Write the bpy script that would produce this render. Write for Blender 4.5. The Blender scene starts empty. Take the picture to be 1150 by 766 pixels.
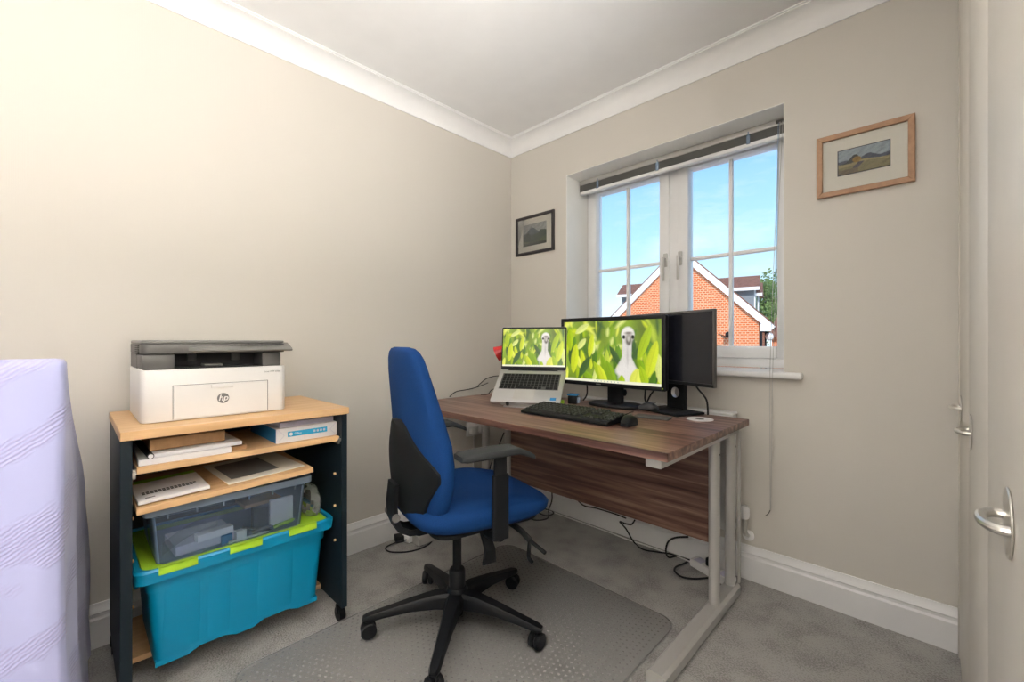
import bpy, bmesh, math, random
import numpy as np
from mathutils import Vector, Matrix, Euler
random.seed(7); RNG = np.random.default_rng(7)
SC = bpy.context.scene
COL = SC.collection
PI = math.pi
R = math.radians

# ---------------------------------------------------------------- camera
CAM = Vector((2.05, -2.093, 1.05)); YAW = R(44.4); FPX = 482.7
cd = bpy.data.cameras.new('camera'); cam = bpy.data.objects.new('camera', cd); COL.objects.link(cam)
cam.location = CAM; cam.rotation_euler = (PI/2, 0, YAW)
cd.sensor_width = 36; cd.lens = FPX/1150*36; cd.clip_start = .01; cd.clip_end = 500
SC.camera = cam
FW = Vector((-math.sin(YAW), math.cos(YAW), 0)); RT = Vector((math.cos(YAW), math.sin(YAW), 0))
def at(px, py, x=None, y=None, z=None, t=None):
    """measured photo point -> world point on a given plane (or at a given depth)"""
    v = FW + RT*((px-575)/FPX) + Vector((0, 0, (384-py)/FPX))
    if x is not None: t = (x-CAM.x)/v.x
    if y is not None: t = (y-CAM.y)/v.y
    if z is not None: t = (z-CAM.z)/v.z
    return CAM + v*t

# ---------------------------------------------------------------- world, sun, exposure
w = bpy.data.worlds.new('sky'); SC.world = w; w.use_nodes = True
nt = w.node_tree; nt.nodes.clear()
N = nt.nodes.new; L = nt.links.new
out = N('ShaderNodeOutputWorld'); bg = N('ShaderNodeBackground'); tc = N('ShaderNodeTexCoord')
sep = N('ShaderNodeSeparateXYZ'); ramp = N('ShaderNodeValToRGB'); nz = N('ShaderNodeTexNoise'); mp = N('ShaderNodeMapping')
mix = N('ShaderNodeMix'); mix.data_type = 'RGBA'; cr = N('ShaderNodeValToRGB')
L(tc.outputs['Generated'], sep.inputs[0]); L(sep.outputs['Z'], ramp.inputs[0])
e = ramp.color_ramp.elements
e[0].position = 0; e[0].color = (.80, .93, 1, 1)
e[1].position = .55; e[1].color = (.13, .36, .86, 1)
k = e.new(.22); k.color = (.42, .74, 1, 1)
mp.inputs['Scale'].default_value = (1.3, 1.3, 4.2); mp.inputs['Rotation'].default_value = (.2, .1, .6)
L(tc.outputs['Generated'], mp.inputs[0]); L(mp.outputs[0], nz.inputs['Vector'])
nz.inputs['Scale'].default_value = 2.4; nz.inputs['Detail'].default_value = 7; nz.inputs['Roughness'].default_value = .6
cr.color_ramp.elements[0].position = .5; cr.color_ramp.elements[0].color = (0, 0, 0, 1)
cr.color_ramp.elements[1].position = .85; cr.color_ramp.elements[1].color = (.8, .8, .8, 1)
L(nz.outputs['Fac'], cr.inputs[0]); L(cr.outputs[0], mix.inputs['Factor'])
L(ramp.outputs[0], mix.inputs['A']); mix.inputs['B'].default_value = (.93, .96, 1, 1)
L(mix.outputs['Result'], bg.inputs['Color']); bg.inputs['Strength'].default_value = 1.05
L(bg.outputs[0], out.inputs[0])

sd = bpy.data.lights.new('sun', 'SUN'); sun = bpy.data.objects.new('sun', sd); COL.objects.link(sun)
sd.energy = 3.2; sd.angle = R(.6); sd.color = (1, .95, .87)
sun.rotation_euler = (R(52), 0, R(30))
vs = SC.view_settings
vs.view_transform = 'Standard'; vs.look = 'None'; vs.gamma = 1; vs.use_curve_mapping = False
vs.exposure = 0.38
FILL_COL = (1, .965, .92); FILL_UP_GLOW = 250; FILL_GLOBE_GLOW = 7        # colour and radiance of the two fill lights added behind the viewer

# ---------------------------------------------------------------- materials
MATS = {}
def nm(name):
    m = bpy.data.materials.new(name); m.use_nodes = True; t = m.node_tree
    return m, t, t.nodes['Principled BSDF']
def mat(name, col, rough=.5, metal=0, spec=.5, var=0, vscale=8, bump=0, bscale=60, coat=0, emit=0, stretch=(1, 1, 1)):
    if name in MATS: return MATS[name]
    m, t, p = nm(name)
    p.inputs['Base Color'].default_value = (*col, 1); p.inputs['Roughness'].default_value = rough
    p.inputs['Metallic'].default_value = metal; p.inputs['Specular IOR Level'].default_value = spec
    p.inputs['Coat Weight'].default_value = coat
    tc = t.nodes.new('ShaderNodeTexCoord'); mp = t.nodes.new('ShaderNodeMapping'); mp.inputs['Scale'].default_value = stretch
    t.links.new(tc.outputs['Object'], mp.inputs[0])
    n = t.nodes.new('ShaderNodeTexNoise'); n.inputs['Scale'].default_value = vscale; n.inputs['Detail'].default_value = 5
    t.links.new(mp.outputs[0], n.inputs['Vector'])
    v = max(var, .015)
    r = t.nodes.new('ShaderNodeValToRGB')
    r.color_ramp.elements[0].position = .3; r.color_ramp.elements[1].position = .7
    r.color_ramp.elements[0].color = (*[c*(1-v) for c in col], 1); r.color_ramp.elements[1].color = (*[min(1, c*(1+v)) for c in col], 1)
    t.links.new(n.outputs['Fac'], r.inputs[0]); t.links.new(r.outputs[0], p.inputs['Base Color'])
    if bump:
        n2 = t.nodes.new('ShaderNodeTexNoise'); n2.inputs['Scale'].default_value = bscale; n2.inputs['Detail'].default_value = 3
        t.links.new(mp.outputs[0], n2.inputs['Vector'])
        b = t.nodes.new('ShaderNodeBump'); b.inputs['Strength'].default_value = bump; b.inputs['Distance'].default_value = .002
        t.links.new(n2.outputs['Fac'], b.inputs['Height']); t.links.new(b.outputs[0], p.inputs['Normal'])
    if emit:
        t.links.new(r.outputs[0], p.inputs['Emission Color']); p.inputs['Emission Strength'].default_value = emit
    MATS[name] = m; return m
def woodmat(name, stops, stretch=(1, 14, 14), scale=3.2, rough=.35, bump=.05):
    m, t, p = nm(name); tc = t.nodes.new('ShaderNodeTexCoord'); mp = t.nodes.new('ShaderNodeMapping')
    mp.inputs['Scale'].default_value = stretch; t.links.new(tc.outputs['Object'], mp.inputs[0])
    n = t.nodes.new('ShaderNodeTexNoise'); n.inputs['Scale'].default_value = scale; n.inputs['Detail'].default_value = 6
    n.inputs['Distortion'].default_value = .3
    t.links.new(mp.outputs[0], n.inputs['Vector'])
    r = t.nodes.new('ShaderNodeValToRGB'); el = r.color_ramp.elements
    el[0].position, el[0].color = stops[0][0], (*stops[0][1], 1); el[1].position, el[1].color = stops[-1][0], (*stops[-1][1], 1)
    for q, c in stops[1:-1]: el.new(q).color = (*c, 1)
    t.links.new(n.outputs['Fac'], r.inputs[0]); t.links.new(r.outputs[0], p.inputs['Base Color'])
    p.inputs['Roughness'].default_value = rough
    b = t.nodes.new('ShaderNodeBump'); b.inputs['Strength'].default_value = bump; b.inputs['Distance'].default_value = .001
    t.links.new(n.outputs['Fac'], b.inputs['Height']); t.links.new(b.outputs[0], p.inputs['Normal'])
    MATS[name] = m; return m
def clearmat(name, tint, body, fac, rough=.1, spec=.5):
    m, t, p = nm(name)
    p.inputs['Base Color'].default_value = (*body, 1); p.inputs['Roughness'].default_value = rough
    p.inputs['Specular IOR Level'].default_value = spec
    tr = t.nodes.new('ShaderNodeBsdfTransparent'); tr.inputs[0].default_value = (*tint, 1)
    fr = t.nodes.new('ShaderNodeFresnel'); fr.inputs['IOR'].default_value = 1.3 if 'mat' in name else 1.4
    ma = t.nodes.new('ShaderNodeMath'); ma.operation = 'ADD'; ma.use_clamp = True; ma.inputs[1].default_value = fac
    mx = t.nodes.new('ShaderNodeMixShader'); t.links.new(fr.outputs[0], ma.inputs[0]); t.links.new(ma.outputs[0], mx.inputs[0])
    t.links.new(tr.outputs[0], mx.inputs[1]); t.links.new(p.outputs[0], mx.inputs[2])
    t.links.new(mx.outputs[0], t.nodes['Material Output'].inputs['Surface'])
    MATS[name] = m; return m
def glassmat(name):
    m, t, p = nm(name); t.nodes.remove(p)
    tr = t.nodes.new('ShaderNodeBsdfTransparent'); tr.inputs[0].default_value = (.97, .98, .98, 1)
    gl = t.nodes.new('ShaderNodeBsdfGlossy'); gl.inputs['Roughness'].default_value = .01
    fr = t.nodes.new('ShaderNodeFresnel'); fr.inputs['IOR'].default_value = 1.25
    mx = t.nodes.new('ShaderNodeMixShader'); t.links.new(fr.outputs[0], mx.inputs[0])
    t.links.new(tr.outputs[0], mx.inputs[1]); t.links.new(gl.outputs[0], mx.inputs[2])
    t.links.new(mx.outputs[0], t.nodes['Material Output'].inputs['Surface'])
    MATS[name] = m; return m
def attrmat(name, emit=0, rough=.6):
    m, t, p = nm(name); a = t.nodes.new('ShaderNodeAttribute'); a.attribute_name = 'picture'
    p.inputs['Roughness'].default_value = rough
    if emit:
        p.inputs['Base Color'].default_value = (.01, .01, .01, 1); p.inputs['Roughness'].default_value = .25
        t.links.new(a.outputs['Color'], p.inputs['Emission Color']); p.inputs['Emission Strength'].default_value = emit
    else: t.links.new(a.outputs['Color'], p.inputs['Base Color'])
    MATS[name] = m; return m
def wallmat(name, col):
    m, t, p = nm(name); p.inputs['Roughness'].default_value = .75
    tc = t.nodes.new('ShaderNodeTexCoord')
    n = t.nodes.new('ShaderNodeTexNoise'); n.inputs['Scale'].default_value = 2; n.inputs['Detail'].default_value = 3
    t.links.new(tc.outputs['Object'], n.inputs['Vector'])
    r = t.nodes.new('ShaderNodeValToRGB')
    r.color_ramp.elements[0].color = (*[c*.985 for c in col], 1); r.color_ramp.elements[1].color = (*[c*1.015 for c in col], 1)
    t.links.new(n.outputs['Fac'], r.inputs[0]); t.links.new(r.outputs[0], p.inputs['Base Color'])
    # fine woven wallpaper relief: two crossed waves
    hs = []
    for d, o in (('X', (0, 0, 0)), ('Z', (0, 0, 0))):
        wv = t.nodes.new('ShaderNodeTexWave'); wv.bands_direction = d; wv.inputs['Scale'].default_value = 95; wv.inputs['Distortion'].default_value = 1.5
        mpn = t.nodes.new('ShaderNodeMapping'); t.links.new(tc.outputs['Object'], mpn.inputs[0])
        if d == 'X': mpn.inputs['Rotation'].default_value = (0, 0, R(45))
        t.links.new(mpn.outputs[0], wv.inputs['Vector']); hs.append(wv)
    ad = t.nodes.new('ShaderNodeMath'); ad.operation = 'ADD'
    t.links.new(hs[0].outputs['Fac'], ad.inputs[0]); t.links.new(hs[1].outputs['Fac'], ad.inputs[1])
    b = t.nodes.new('ShaderNodeBump'); b.inputs['Strength'].default_value = .06; b.inputs['Distance'].default_value = .001
    t.links.new(ad.outputs[0], b.inputs['Height']); t.links.new(b.outputs[0], p.inputs['Normal'])
    MATS[name] = m; return m
def carpetmat(name):
    m, t, p = nm(name); p.inputs['Roughness'].default_value = .95; p.inputs['Specular IOR Level'].default_value = .1
    p.inputs['Sheen Weight'].default_value = .2
    tc = t.nodes.new('ShaderNodeTexCoord')
    n1 = t.nodes.new('ShaderNodeTexNoise'); n1.inputs['Scale'].default_value = 9; n1.inputs['Detail'].default_value = 4
    n2 = t.nodes.new('ShaderNodeTexNoise'); n2.inputs['Scale'].default_value = 190; n2.inputs['Detail'].default_value = 2
    for n in (n1, n2): t.links.new(tc.outputs['Object'], n.inputs['Vector'])
    mx = t.nodes.new('ShaderNodeMath'); mx.operation = 'MULTIPLY_ADD'; mx.inputs[1].default_value = .8
    t.links.new(n1.outputs['Fac'], mx.inputs[0]); t.links.new(n2.outputs['Fac'], mx.inputs[2])
    r = t.nodes.new('ShaderNodeValToRGB'); r.color_ramp.elements[0].position = .55; r.color_ramp.elements[1].position = 1.0
    r.color_ramp.elements[0].color = (.165, .155, .146, 1); r.color_ramp.elements[1].color = (.40, .387, .368, 1)
    t.links.new(mx.outputs[0], r.inputs[0]); t.links.new(r.outputs[0], p.inputs['Base Color'])
    b = t.nodes.new('ShaderNodeBump'); b.inputs['Strength'].default_value = .7; b.inputs['Distance'].default_value = .006
    t.links.new(n2.outputs['Fac'], b.inputs['Height']); t.links.new(b.outputs[0], p.inputs['Normal'])
    MATS[name] = m; return m
def brickmat(name, c1, c2, mortar, sx, axis='XZ'):
    m, t, p = nm(name); p.inputs['Roughness'].default_value = .85
    tc = t.nodes.new('ShaderNodeTexCoord'); se = t.nodes.new('ShaderNodeSeparateXYZ'); co = t.nodes.new('ShaderNodeCombineXYZ')
    t.links.new(tc.outputs['Object'], se.inputs[0])
    ad = t.nodes.new('ShaderNodeMath'); ad.operation = 'ADD'
    t.links.new(se.outputs['X'], ad.inputs[0]); t.links.new(se.outputs['Y'], ad.inputs[1])
    t.links.new(ad.outputs[0], co.inputs['X']); t.links.new(se.outputs['Z'], co.inputs['Y'])
    br = t.nodes.new('ShaderNodeTexBrick'); br.inputs['Scale'].default_value = sx
    br.inputs['Color1'].default_value = (*c1, 1); br.inputs['Color2'].default_value = (*c2, 1); br.inputs['Mortar'].default_value = (*mortar, 1)
    br.inputs['Brick Width'].default_value = .225; br.inputs['Row Height'].default_value = .13; br.inputs['Mortar Size'].default_value = .018
    t.links.new(co.outputs[0], br.inputs['Vector']); t.links.new(br.outputs['Color'], p.inputs['Base Color'])
    MATS[name] = m; return m
def throwmat(name):
    m, t, p = nm(name); p.inputs['Roughness'].default_value = .9; p.inputs['Sheen Weight'].default_value = .25
    tc = t.nodes.new('ShaderNodeTexCoord'); mp = t.nodes.new('ShaderNodeMapping'); mp.inputs['Rotation'].default_value = (R(-36), 0, 0)
    t.links.new(tc.outputs['Object'], mp.inputs[0])
    wv = t.nodes.new('ShaderNodeTexWave'); wv.bands_direction = 'Z'; wv.inputs['Scale'].default_value = 42; wv.inputs['Distortion'].default_value = 3; wv.inputs['Detail'].default_value = 2
    ms = t.nodes.new('ShaderNodeTexWave'); ms.bands_direction = 'Z'; ms.inputs['Scale'].default_value = 1.9; ms.inputs['Distortion'].default_value = 6; ms.inputs['Detail'].default_value = 3; ms.inputs['Detail Scale'].default_value = 2
    nz = t.nodes.new('ShaderNodeTexNoise'); nz.inputs['Scale'].default_value = 45; nz.inputs['Detail'].default_value = 3
    for n in (wv, ms, nz): t.links.new(mp.outputs[0], n.inputs['Vector'])
    k = t.nodes.new('ShaderNodeValToRGB'); k.color_ramp.elements[0].position = .62; k.color_ramp.elements[1].position = .85
    t.links.new(ms.outputs['Fac'], k.inputs[0])
    mu = t.nodes.new('ShaderNodeMath'); mu.operation = 'MULTIPLY'; t.links.new(wv.outputs['Fac'], mu.inputs[0]); t.links.new(k.outputs[0], mu.inputs[1])
    ad = t.nodes.new('ShaderNodeMath'); ad.operation = 'MULTIPLY_ADD'; ad.inputs[1].default_value = .5
    t.links.new(nz.outputs['Fac'], ad.inputs[0]); t.links.new(mu.outputs[0], ad.inputs[2])
    r = t.nodes.new('ShaderNodeValToRGB'); r.color_ramp.elements[0].color = (.48, .50, .80, 1); r.color_ramp.elements[1].position = .9; r.color_ramp.elements[1].color = (.45, .44, .73, 1)
    t.links.new(mu.outputs[0], r.inputs[0]); t.links.new(r.outputs[0], p.inputs['Base Color'])
    b = t.nodes.new('ShaderNodeBump'); b.inputs['Strength'].default_value = .35; b.inputs['Distance'].default_value = .004
    t.links.new(ad.outputs[0], b.inputs['Height']); t.links.new(b.outputs[0], p.inputs['Normal'])
    MATS[name] = m; return m

wallmat('wallpaper', (.648, .616, .563))
mat('ceiling_paint', (.90, .90, .90), .8)
mat('white_gloss', (.82, .82, .82), .35)
mat('upvc', (.88, .88, .88), .3)
mat('reveal_paint', (.92, .91, .87), .7)
carpetmat('carpet')
glassmat('glass')
woodmat('walnut', [(.3, (.050, .021, .016)), (.44, (.125, .060, .045)), (.56, (.215, .118, .086)), (.72, (.37, .235, .175))], (.55, 13, 13), 3, .34, .03)
woodmat('beech', [(.3, (.60, .36, .17)), (.7, (.74, .49, .26))], (22, 1.5, 22), 2.2, .45)
woodmat('oak', [(.3, (.32, .17, .09)), (.7, (.43, .25, .14))], (14, 14, 14), 3, .5)
mat('navy_board', (.007, .015, .022), .5, spec=.3)
mat('black_plastic', (.006, .007, .009), .45, spec=.28, var=.1)
mat('soft_black', (.006, .007, .008), .6, spec=.22, var=.1)
mat('key_plastic', (.022, .023, .026), .5, spec=.5)
mat('arm_grey', (.030, .033, .035), .6, spec=.25)
mat('rubber', (.01, .01, .011), .7)
mat('dark_grey_plastic', (.085, .083, .08), .45)
mat('mid_grey_plastic', (.16, .158, .15), .4)
mat('white_plastic', (.80, .79, .78), .35)
mat('silver_paint', (.52, .51, .49), .38, metal=.25)
mat('aluminium', (.55, .55, .55), .35, metal=.75)
mat('brushed_steel', (.66, .64, .60), .28, metal=.9)
mat('blue_fabric', (.003, .035, .145), .85, spec=.2, var=.12, vscale=300, bump=.4, bscale=500)
mat('teal_plastic', (.0, .25, .46), .38)
mat('lime_plastic', (.42, .72, .035), .4)
mat('paper', (.82, .81, .83), .8)
mat('lilac_paper', (.62, .60, .72), .8)
mat('cardboard', (.33, .19, .09), .8, var=.25, vscale=20)
mat('blue_print', (.02, .22, .50), .5)
mat('cyan_print', (.03, .40, .68), .5)
mat('dark_print', (.03, .03, .035), .7)
mat('grey_print', (.16, .16, .16), .6)
mat('wardrobe_cream', (.76, .72, .65), .45)
mat('red_enamel', (.55, .02, .02), .3)
mat('off_black_frame', (.025, .02, .022), .4)
mat('mount_card', (.78, .75, .66), .9)
mat('tassel', (.30, .28, .52), .9)
clearmat('clear_plastic', (.88, .93, .99), (.52, .66, .86), .06, .15)
clearmat('rim_plastic', (.75, .83, .93), (.50, .63, .80), .38, .2)
clearmat('film', (.95, .96, .96), (.7, .72, .72), .08, .12)
clearmat('mat_plastic', (.985, .985, .98), (.42, .41, .40), .03, .3)
clearmat('picture_glass', (1, 1, 1), (.5, .5, .5), .0, .05)
throwmat('lilac_weave')
brickmat('orange_brick', (.66, .15, .035), (.54, .105, .025), (.72, .47, .30), 1.35)
mat('roof_tile', (.20, .09, .06), .85, var=.35, vscale=6, stretch=(1, 1, 4))
mat('grey_cladding', (.22, .25, .28), .6)
mat('leaf_green', (.07, .17, .025), .6, var=.5, vscale=3)
mat('pale_leaf', (.13, .2, .05), .6, var=.4, vscale=3)
mat('bark', (.09, .06, .04), .9)
mat('lawn', (.11, .2, .04), .9, var=.3, vscale=.5)
mat('paving', (.58, .56, .52), .9, var=.15, vscale=1)
attrmat('screen_picture', .78)
attrmat('print_picture')

# ---------------------------------------------------------------- mesh builder
class B:
    def __init__(s): s.v = []; s.f = []
    def add(s, vs, fs, M=None):
        o = len(s.v); s.v += [tuple(M @ Vector(v)) for v in vs] if M is not None else [tuple(v) for v in vs]
        s.f += [tuple(i+o for i in f) for f in fs]; return s
    def bm(s, bm, M=None):
        bm.verts.ensure_lookup_table(); bm.verts.index_update()
        s.add([v.co.copy() for v in bm.verts], [[v.index for v in f.verts] for f in bm.faces], M); bm.free(); return s
    def box(s, c, d, bev=0, seg=2, M=None, rot=None):
        bm = bmesh.new(); bmesh.ops.create_cube(bm, size=1)
        bmesh.ops.scale(bm, vec=d, verts=bm.verts)
        if bev: bmesh.ops.bevel(bm, geom=bm.edges[:], offset=min(bev, min(d)*.49), segments=seg, profile=.5, affect='EDGES')
        T = Matrix.Translation(c)
        if rot is not None: T = T @ Euler(rot).to_matrix().to_4x4()
        return s.bm(bm, (M @ T) if M is not None else T)
    def bb(s, x0, x1, y0, y1, z0, z1, bev=0, seg=2):
        return s.box(((x0+x1)/2, (y0+y1)/2, (z0+z1)/2), (abs(x1-x0), abs(y1-y0), abs(z1-z0)), bev, seg)
    def prism(s, pts, h, M=None, bev=0, seg=2):
        bm = bmesh.new(); vs = [bm.verts.new((p[0], p[1], 0)) for p in pts]; f = bm.faces.new(vs)
        if f.normal.z < 0: f.normal_flip()
        r = bmesh.ops.extrude_face_region(bm, geom=[f])
        bmesh.ops.translate(bm, vec=(0, 0, h), verts=[x for x in r['geom'] if isinstance(x, bmesh.types.BMVert)])
        bmesh.ops.recalc_face_normals(bm, faces=bm.faces)
        if bev:
            ed = [x for x in bm.edges if abs(x.verts[0].co.z-x.verts[1].co.z) < 1e-6]
            bmesh.ops.bevel(bm, geom=ed, offset=bev, segments=seg, profile=.5, affect='EDGES')
        return s.bm(bm, M)
    def loft(s, rings, cap=True, close=True, M=None):
        n = len(rings[0]); vs = [p for r in rings for p in r]; fs = []
        for i in range(len(rings)-1):
            for j in range(n if close else n-1):
                a, b = i*n+j, i*n+(j+1) % n; fs.append((a, b, b+n, a+n))
        if cap: fs.append(tuple(range(n))[::-1]); fs.append(tuple(range((len(rings)-1)*n, len(rings)*n)))
        return s.add(vs, fs, M)
    def lathe(s, prof, n=20, M=None):
        rings = [[(r*math.cos(2*PI*j/n), r*math.sin(2*PI*j/n), z) for j in range(n)] for r, z in prof]
        return s.loft(rings, True, True, M)
    def cyl(s, p, q, r, r2=None, n=14):
        p = Vector(p); q = Vector(q); d = q-p; M = Matrix.Translation(p) @ d.to_track_quat('Z', 'Y').to_matrix().to_4x4()
        return s.lathe([(r, 0), (r if r2 is None else r2, d.length)], n, M)
    def tube(s, pts, r, n=8, sub=6, smooth=True):
        P = [Vector(p) for p in pts]; Q = []
        if smooth and len(P) > 2:
            for i in range(len(P)-1):
                p0, p1, p2, p3 = P[max(i-1, 0)], P[i], P[i+1], P[min(i+2, len(P)-1)]
                for k in range(sub):
                    t = k/sub; Q.append(.5*((2*p1)+(p2-p0)*t+(2*p0-5*p1+4*p2-p3)*t*t+(3*p1-p0-3*p2+p3)*t**3))
            Q.append(P[-1])
        else: Q = P
        rings = []; up = Vector((0, 0, 1)); T0 = (Q[1]-Q[0]).normalized()
        if abs(T0.dot(up)) > .9: up = Vector((1, 0, 0))
        u = T0.cross(up).normalized()
        for i, q in enumerate(Q):
            T = (Q[min(i+1, len(Q)-1)]-Q[max(i-1, 0)]).normalized()
            u = (u-T*u.dot(T)).normalized(); v = T.cross(u)
            rr = r[min(i, len(r)-1)] if isinstance(r, (list, tuple)) else r
            rings.append([q+(u*math.cos(2*PI*j/n)+v*math.sin(2*PI*j/n))*rr for j in range(n)])
        return s.loft(rings)
    def build(s, name, m, parent=None, world=False, smooth=True, ang=35):
        me = bpy.data.meshes.new(name)
        off = Vector((0, 0, 0))
        if world and parent is not None:
            q = parent
            while q is not None: off += q.location; q = q.parent
        me.from_pydata([Vector(v)-off for v in s.v], [], s.f); me.update()
        bm = bmesh.new(); bm.from_mesh(me); bmesh.ops.recalc_face_normals(bm, faces=bm.faces); bm.to_mesh(me); bm.free()
        if smooth:
            me.polygons.foreach_set('use_smooth', [True]*len(me.polygons)); me.set_sharp_from_angle(angle=R(ang))
        me.materials.append(MATS[m])
        o = bpy.data.objects.new(name, me); COL.objects.link(o)
        if parent is not None: o.parent = parent
        return o
def Tz(x, y, z, rz=0): return Matrix.Translation((x, y, z)) @ Matrix.Rotation(rz, 4, 'Z')
def tag(o, label, cat, group=None, kind=None):
    o['label'] = label; o['category'] = cat
    if group: o['group'] = group
    if kind: o['kind'] = kind
    return o
def thing(name, loc, label, cat, rz=0, group=None):
    o = bpy.data.objects.new(name, None); COL.objects.link(o); o.location = loc; o.rotation_euler = (0, 0, rz)
    o.empty_display_size = .05
    return tag(o, label, cat, group)
def single(b, name, m, label, cat, org=None, group=None, **kw):
    """a one-mesh thing authored in world coordinates, origin moved to its base"""
    if org is None:
        a = np.array(b.v); org = ((a[:, 0].min()+a[:, 0].max())/2, (a[:, 1].min()+a[:, 1].max())/2, a[:, 2].min())
    b.v = [tuple(Vector(v)-Vector(org)) for v in b.v]
    o = b.build(name, m, **kw); o.location = org
    return tag(o, label, cat, group)
def rrect(w, h, r, n=5, cx=0, cy=0):
    p = []
    for (sx, sy, a0) in ((1, 1, 0), (-1, 1, 90), (-1, -1, 180), (1, -1, 270)):
        for k in range(n+1):
            a = R(a0+90*k/n); p.append((cx+sx*(w/2-r)+r*math.cos(a), cy+sy*(h/2-r)+r*math.sin(a)))
    return p
FRONT = Matrix.Rotation(PI/2, 4, 'X')          # xy plane -> xz plane facing -y
def text(body, size, M, ext=.0003, shear=0, bold=0):
    cu = bpy.data.curves.new('t', 'FONT'); cu.body = body; cu.size = size; cu.extrude = ext; cu.align_x = 'CENTER'; cu.align_y = 'CENTER'
    cu.shear = shear; cu.offset = bold; cu.resolution_u = 3
    o = bpy.data.objects.new('t', cu); COL.objects.link(o)
    dg = bpy.context.evaluated_depsgraph_get(); me = bpy.data.meshes.new_from_object(o.evaluated_get(dg))
    b = B().add([v.co.copy() for v in me.vertices], [tuple(p.vertices) for p in me.polygons], M)
    bpy.data.objects.remove(o); bpy.data.curves.remove(cu); bpy.data.meshes.remove(me)
    return b
def picture(name, img, w, h, M, m, parent):
    """flat print: a fine grid with one colour per vertex; img rows run top to bottom"""
    H, W = img.shape[:2]
    xs = np.linspace(-w/2, w/2, W); zs = np.linspace(h/2, -h/2, H)
    vs = [M @ Vector((x, z, 0)) for z in zs for x in xs]
    fs = [(i*W+j, (i+1)*W+j, (i+1)*W+j+1, i*W+j+1) for i in range(H-1) for j in range(W-1)]
    me = bpy.data.meshes.new(name); me.from_pydata(vs, [], fs)
    a = me.color_attributes.new('picture', 'FLOAT_COLOR', 'POINT')
    a.data.foreach_set('color', np.concatenate([img.reshape(-1, 3), np.ones((H*W, 1))], 1).astype(np.float32).ravel())
    me.materials.append(MATS[m]); o = bpy.data.objects.new(name, me); COL.objects.link(o); o.parent = parent
    return o

# ================================================================ SETTING
CEIL = 2.385; XR = 2.75; YB = -3.3; WX = -.008
OX0, OX1, OZ0, OZ1 = .461, 1.604, .905, 2.054           # window opening
def struct(b, name, m, label, cat, **kw):
    o = b.build(name, m, **kw); o['kind'] = 'structure'; o['label'] = label; o['category'] = cat; return o
struct(B().bb(WX-.2, XR+.2, YB-.2, .33, -.12, 0), 'floor', 'carpet', 'mottled grey cut pile carpet covering the whole floor', 'floor')
struct(B().bb(WX-.2, XR+.2, YB-.2, .33, CEIL, CEIL+.12), 'ceiling', 'ceiling_paint', 'plain white painted ceiling', 'ceiling')
struct(B().bb(WX-.2, WX, YB-.2, .33, 0, CEIL), 'wall_left', 'wallpaper', 'cream wall behind the printer stand', 'wall')
wb = B()
for x0, x1, z0, z1 in ((WX, OX0, 0, CEIL), (OX1, XR+.2, 0, CEIL), (OX0, OX1, 0, OZ0), (OX0, OX1, OZ1, CEIL)): wb.bb(x0, x1, 0, .33, z0, z1)
ww = struct(wb, 'wall_window', 'wallpaper', 'cream wall holding the window and two framed pictures', 'wall')
rv = B()
rv.bb(OX0, OX0+.003, .001, .22, OZ0, OZ1); rv.bb(OX1-.003, OX1, .001, .22, OZ0, OZ1); rv.bb(OX0+.003, OX1-.003, .001, .22, OZ1-.003, OZ1)
rv.build('reveal_plaster', 'reveal_paint', ww)
struct(B().bb(XR, XR+.2, YB-.2, 0, 0, CEIL), 'wall_right', 'wallpaper', 'cream wall at the back of the wardrobe', 'wall')
struct(B().bb(WX, XR, YB-.2, YB, 0, CEIL), 'wall_back', 'wallpaper', 'cream wall behind the viewer', 'wall')
# skirting: moulded profile swept along each wall (offset from wall, height)
SK = [(0, 0), (.017, 0), (.017, .096), (.013, .104), (.013, .114), (.016, .118), (.012, .128), (.007, .138), (.005, .148), (0, .148)]
def sweep(prof, fn, s0, s1): return B().loft([[fn(s, a, h) for a, h in prof] for s in (s0, s1)])
struct(sweep(SK, lambda s, a, h: (WX+a, s, h), YB, -.017), 'baseboard_left', 'white_gloss', 'white moulded skirting board under the wall by the printer stand', 'skirting board', ang=20)
struct(sweep(SK, lambda s, a, h: (s, -a, h), WX, 2.11), 'baseboard_window', 'white_gloss', 'white moulded skirting board under the window wall', 'skirting board', ang=20)
CV = [(0, CEIL), (0, CEIL-.088), (.006, CEIL-.088)]+[(.082-.076*math.cos(R(a)), CEIL-.088+.076*math.sin(R(a))) for a in range(0, 91, 10)]+[(.082, CEIL-.006), (.088, CEIL-.006), (.088, CEIL)]
struct(sweep(CV, lambda s, a, h: (WX+a, s-a if s > -1 else s, h), YB, 0), 'trim_1', 'ceiling_paint', 'white plaster cove cornice along the wall above the printer stand', 'cornice', ang=25)
struct(sweep(CV, lambda s, a, h: (s+a if s < .5 else s, -a, h), WX, XR), 'trim_2', 'ceiling_paint', 'white plaster cove cornice along the top of the window wall', 'cornice', ang=25)

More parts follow.
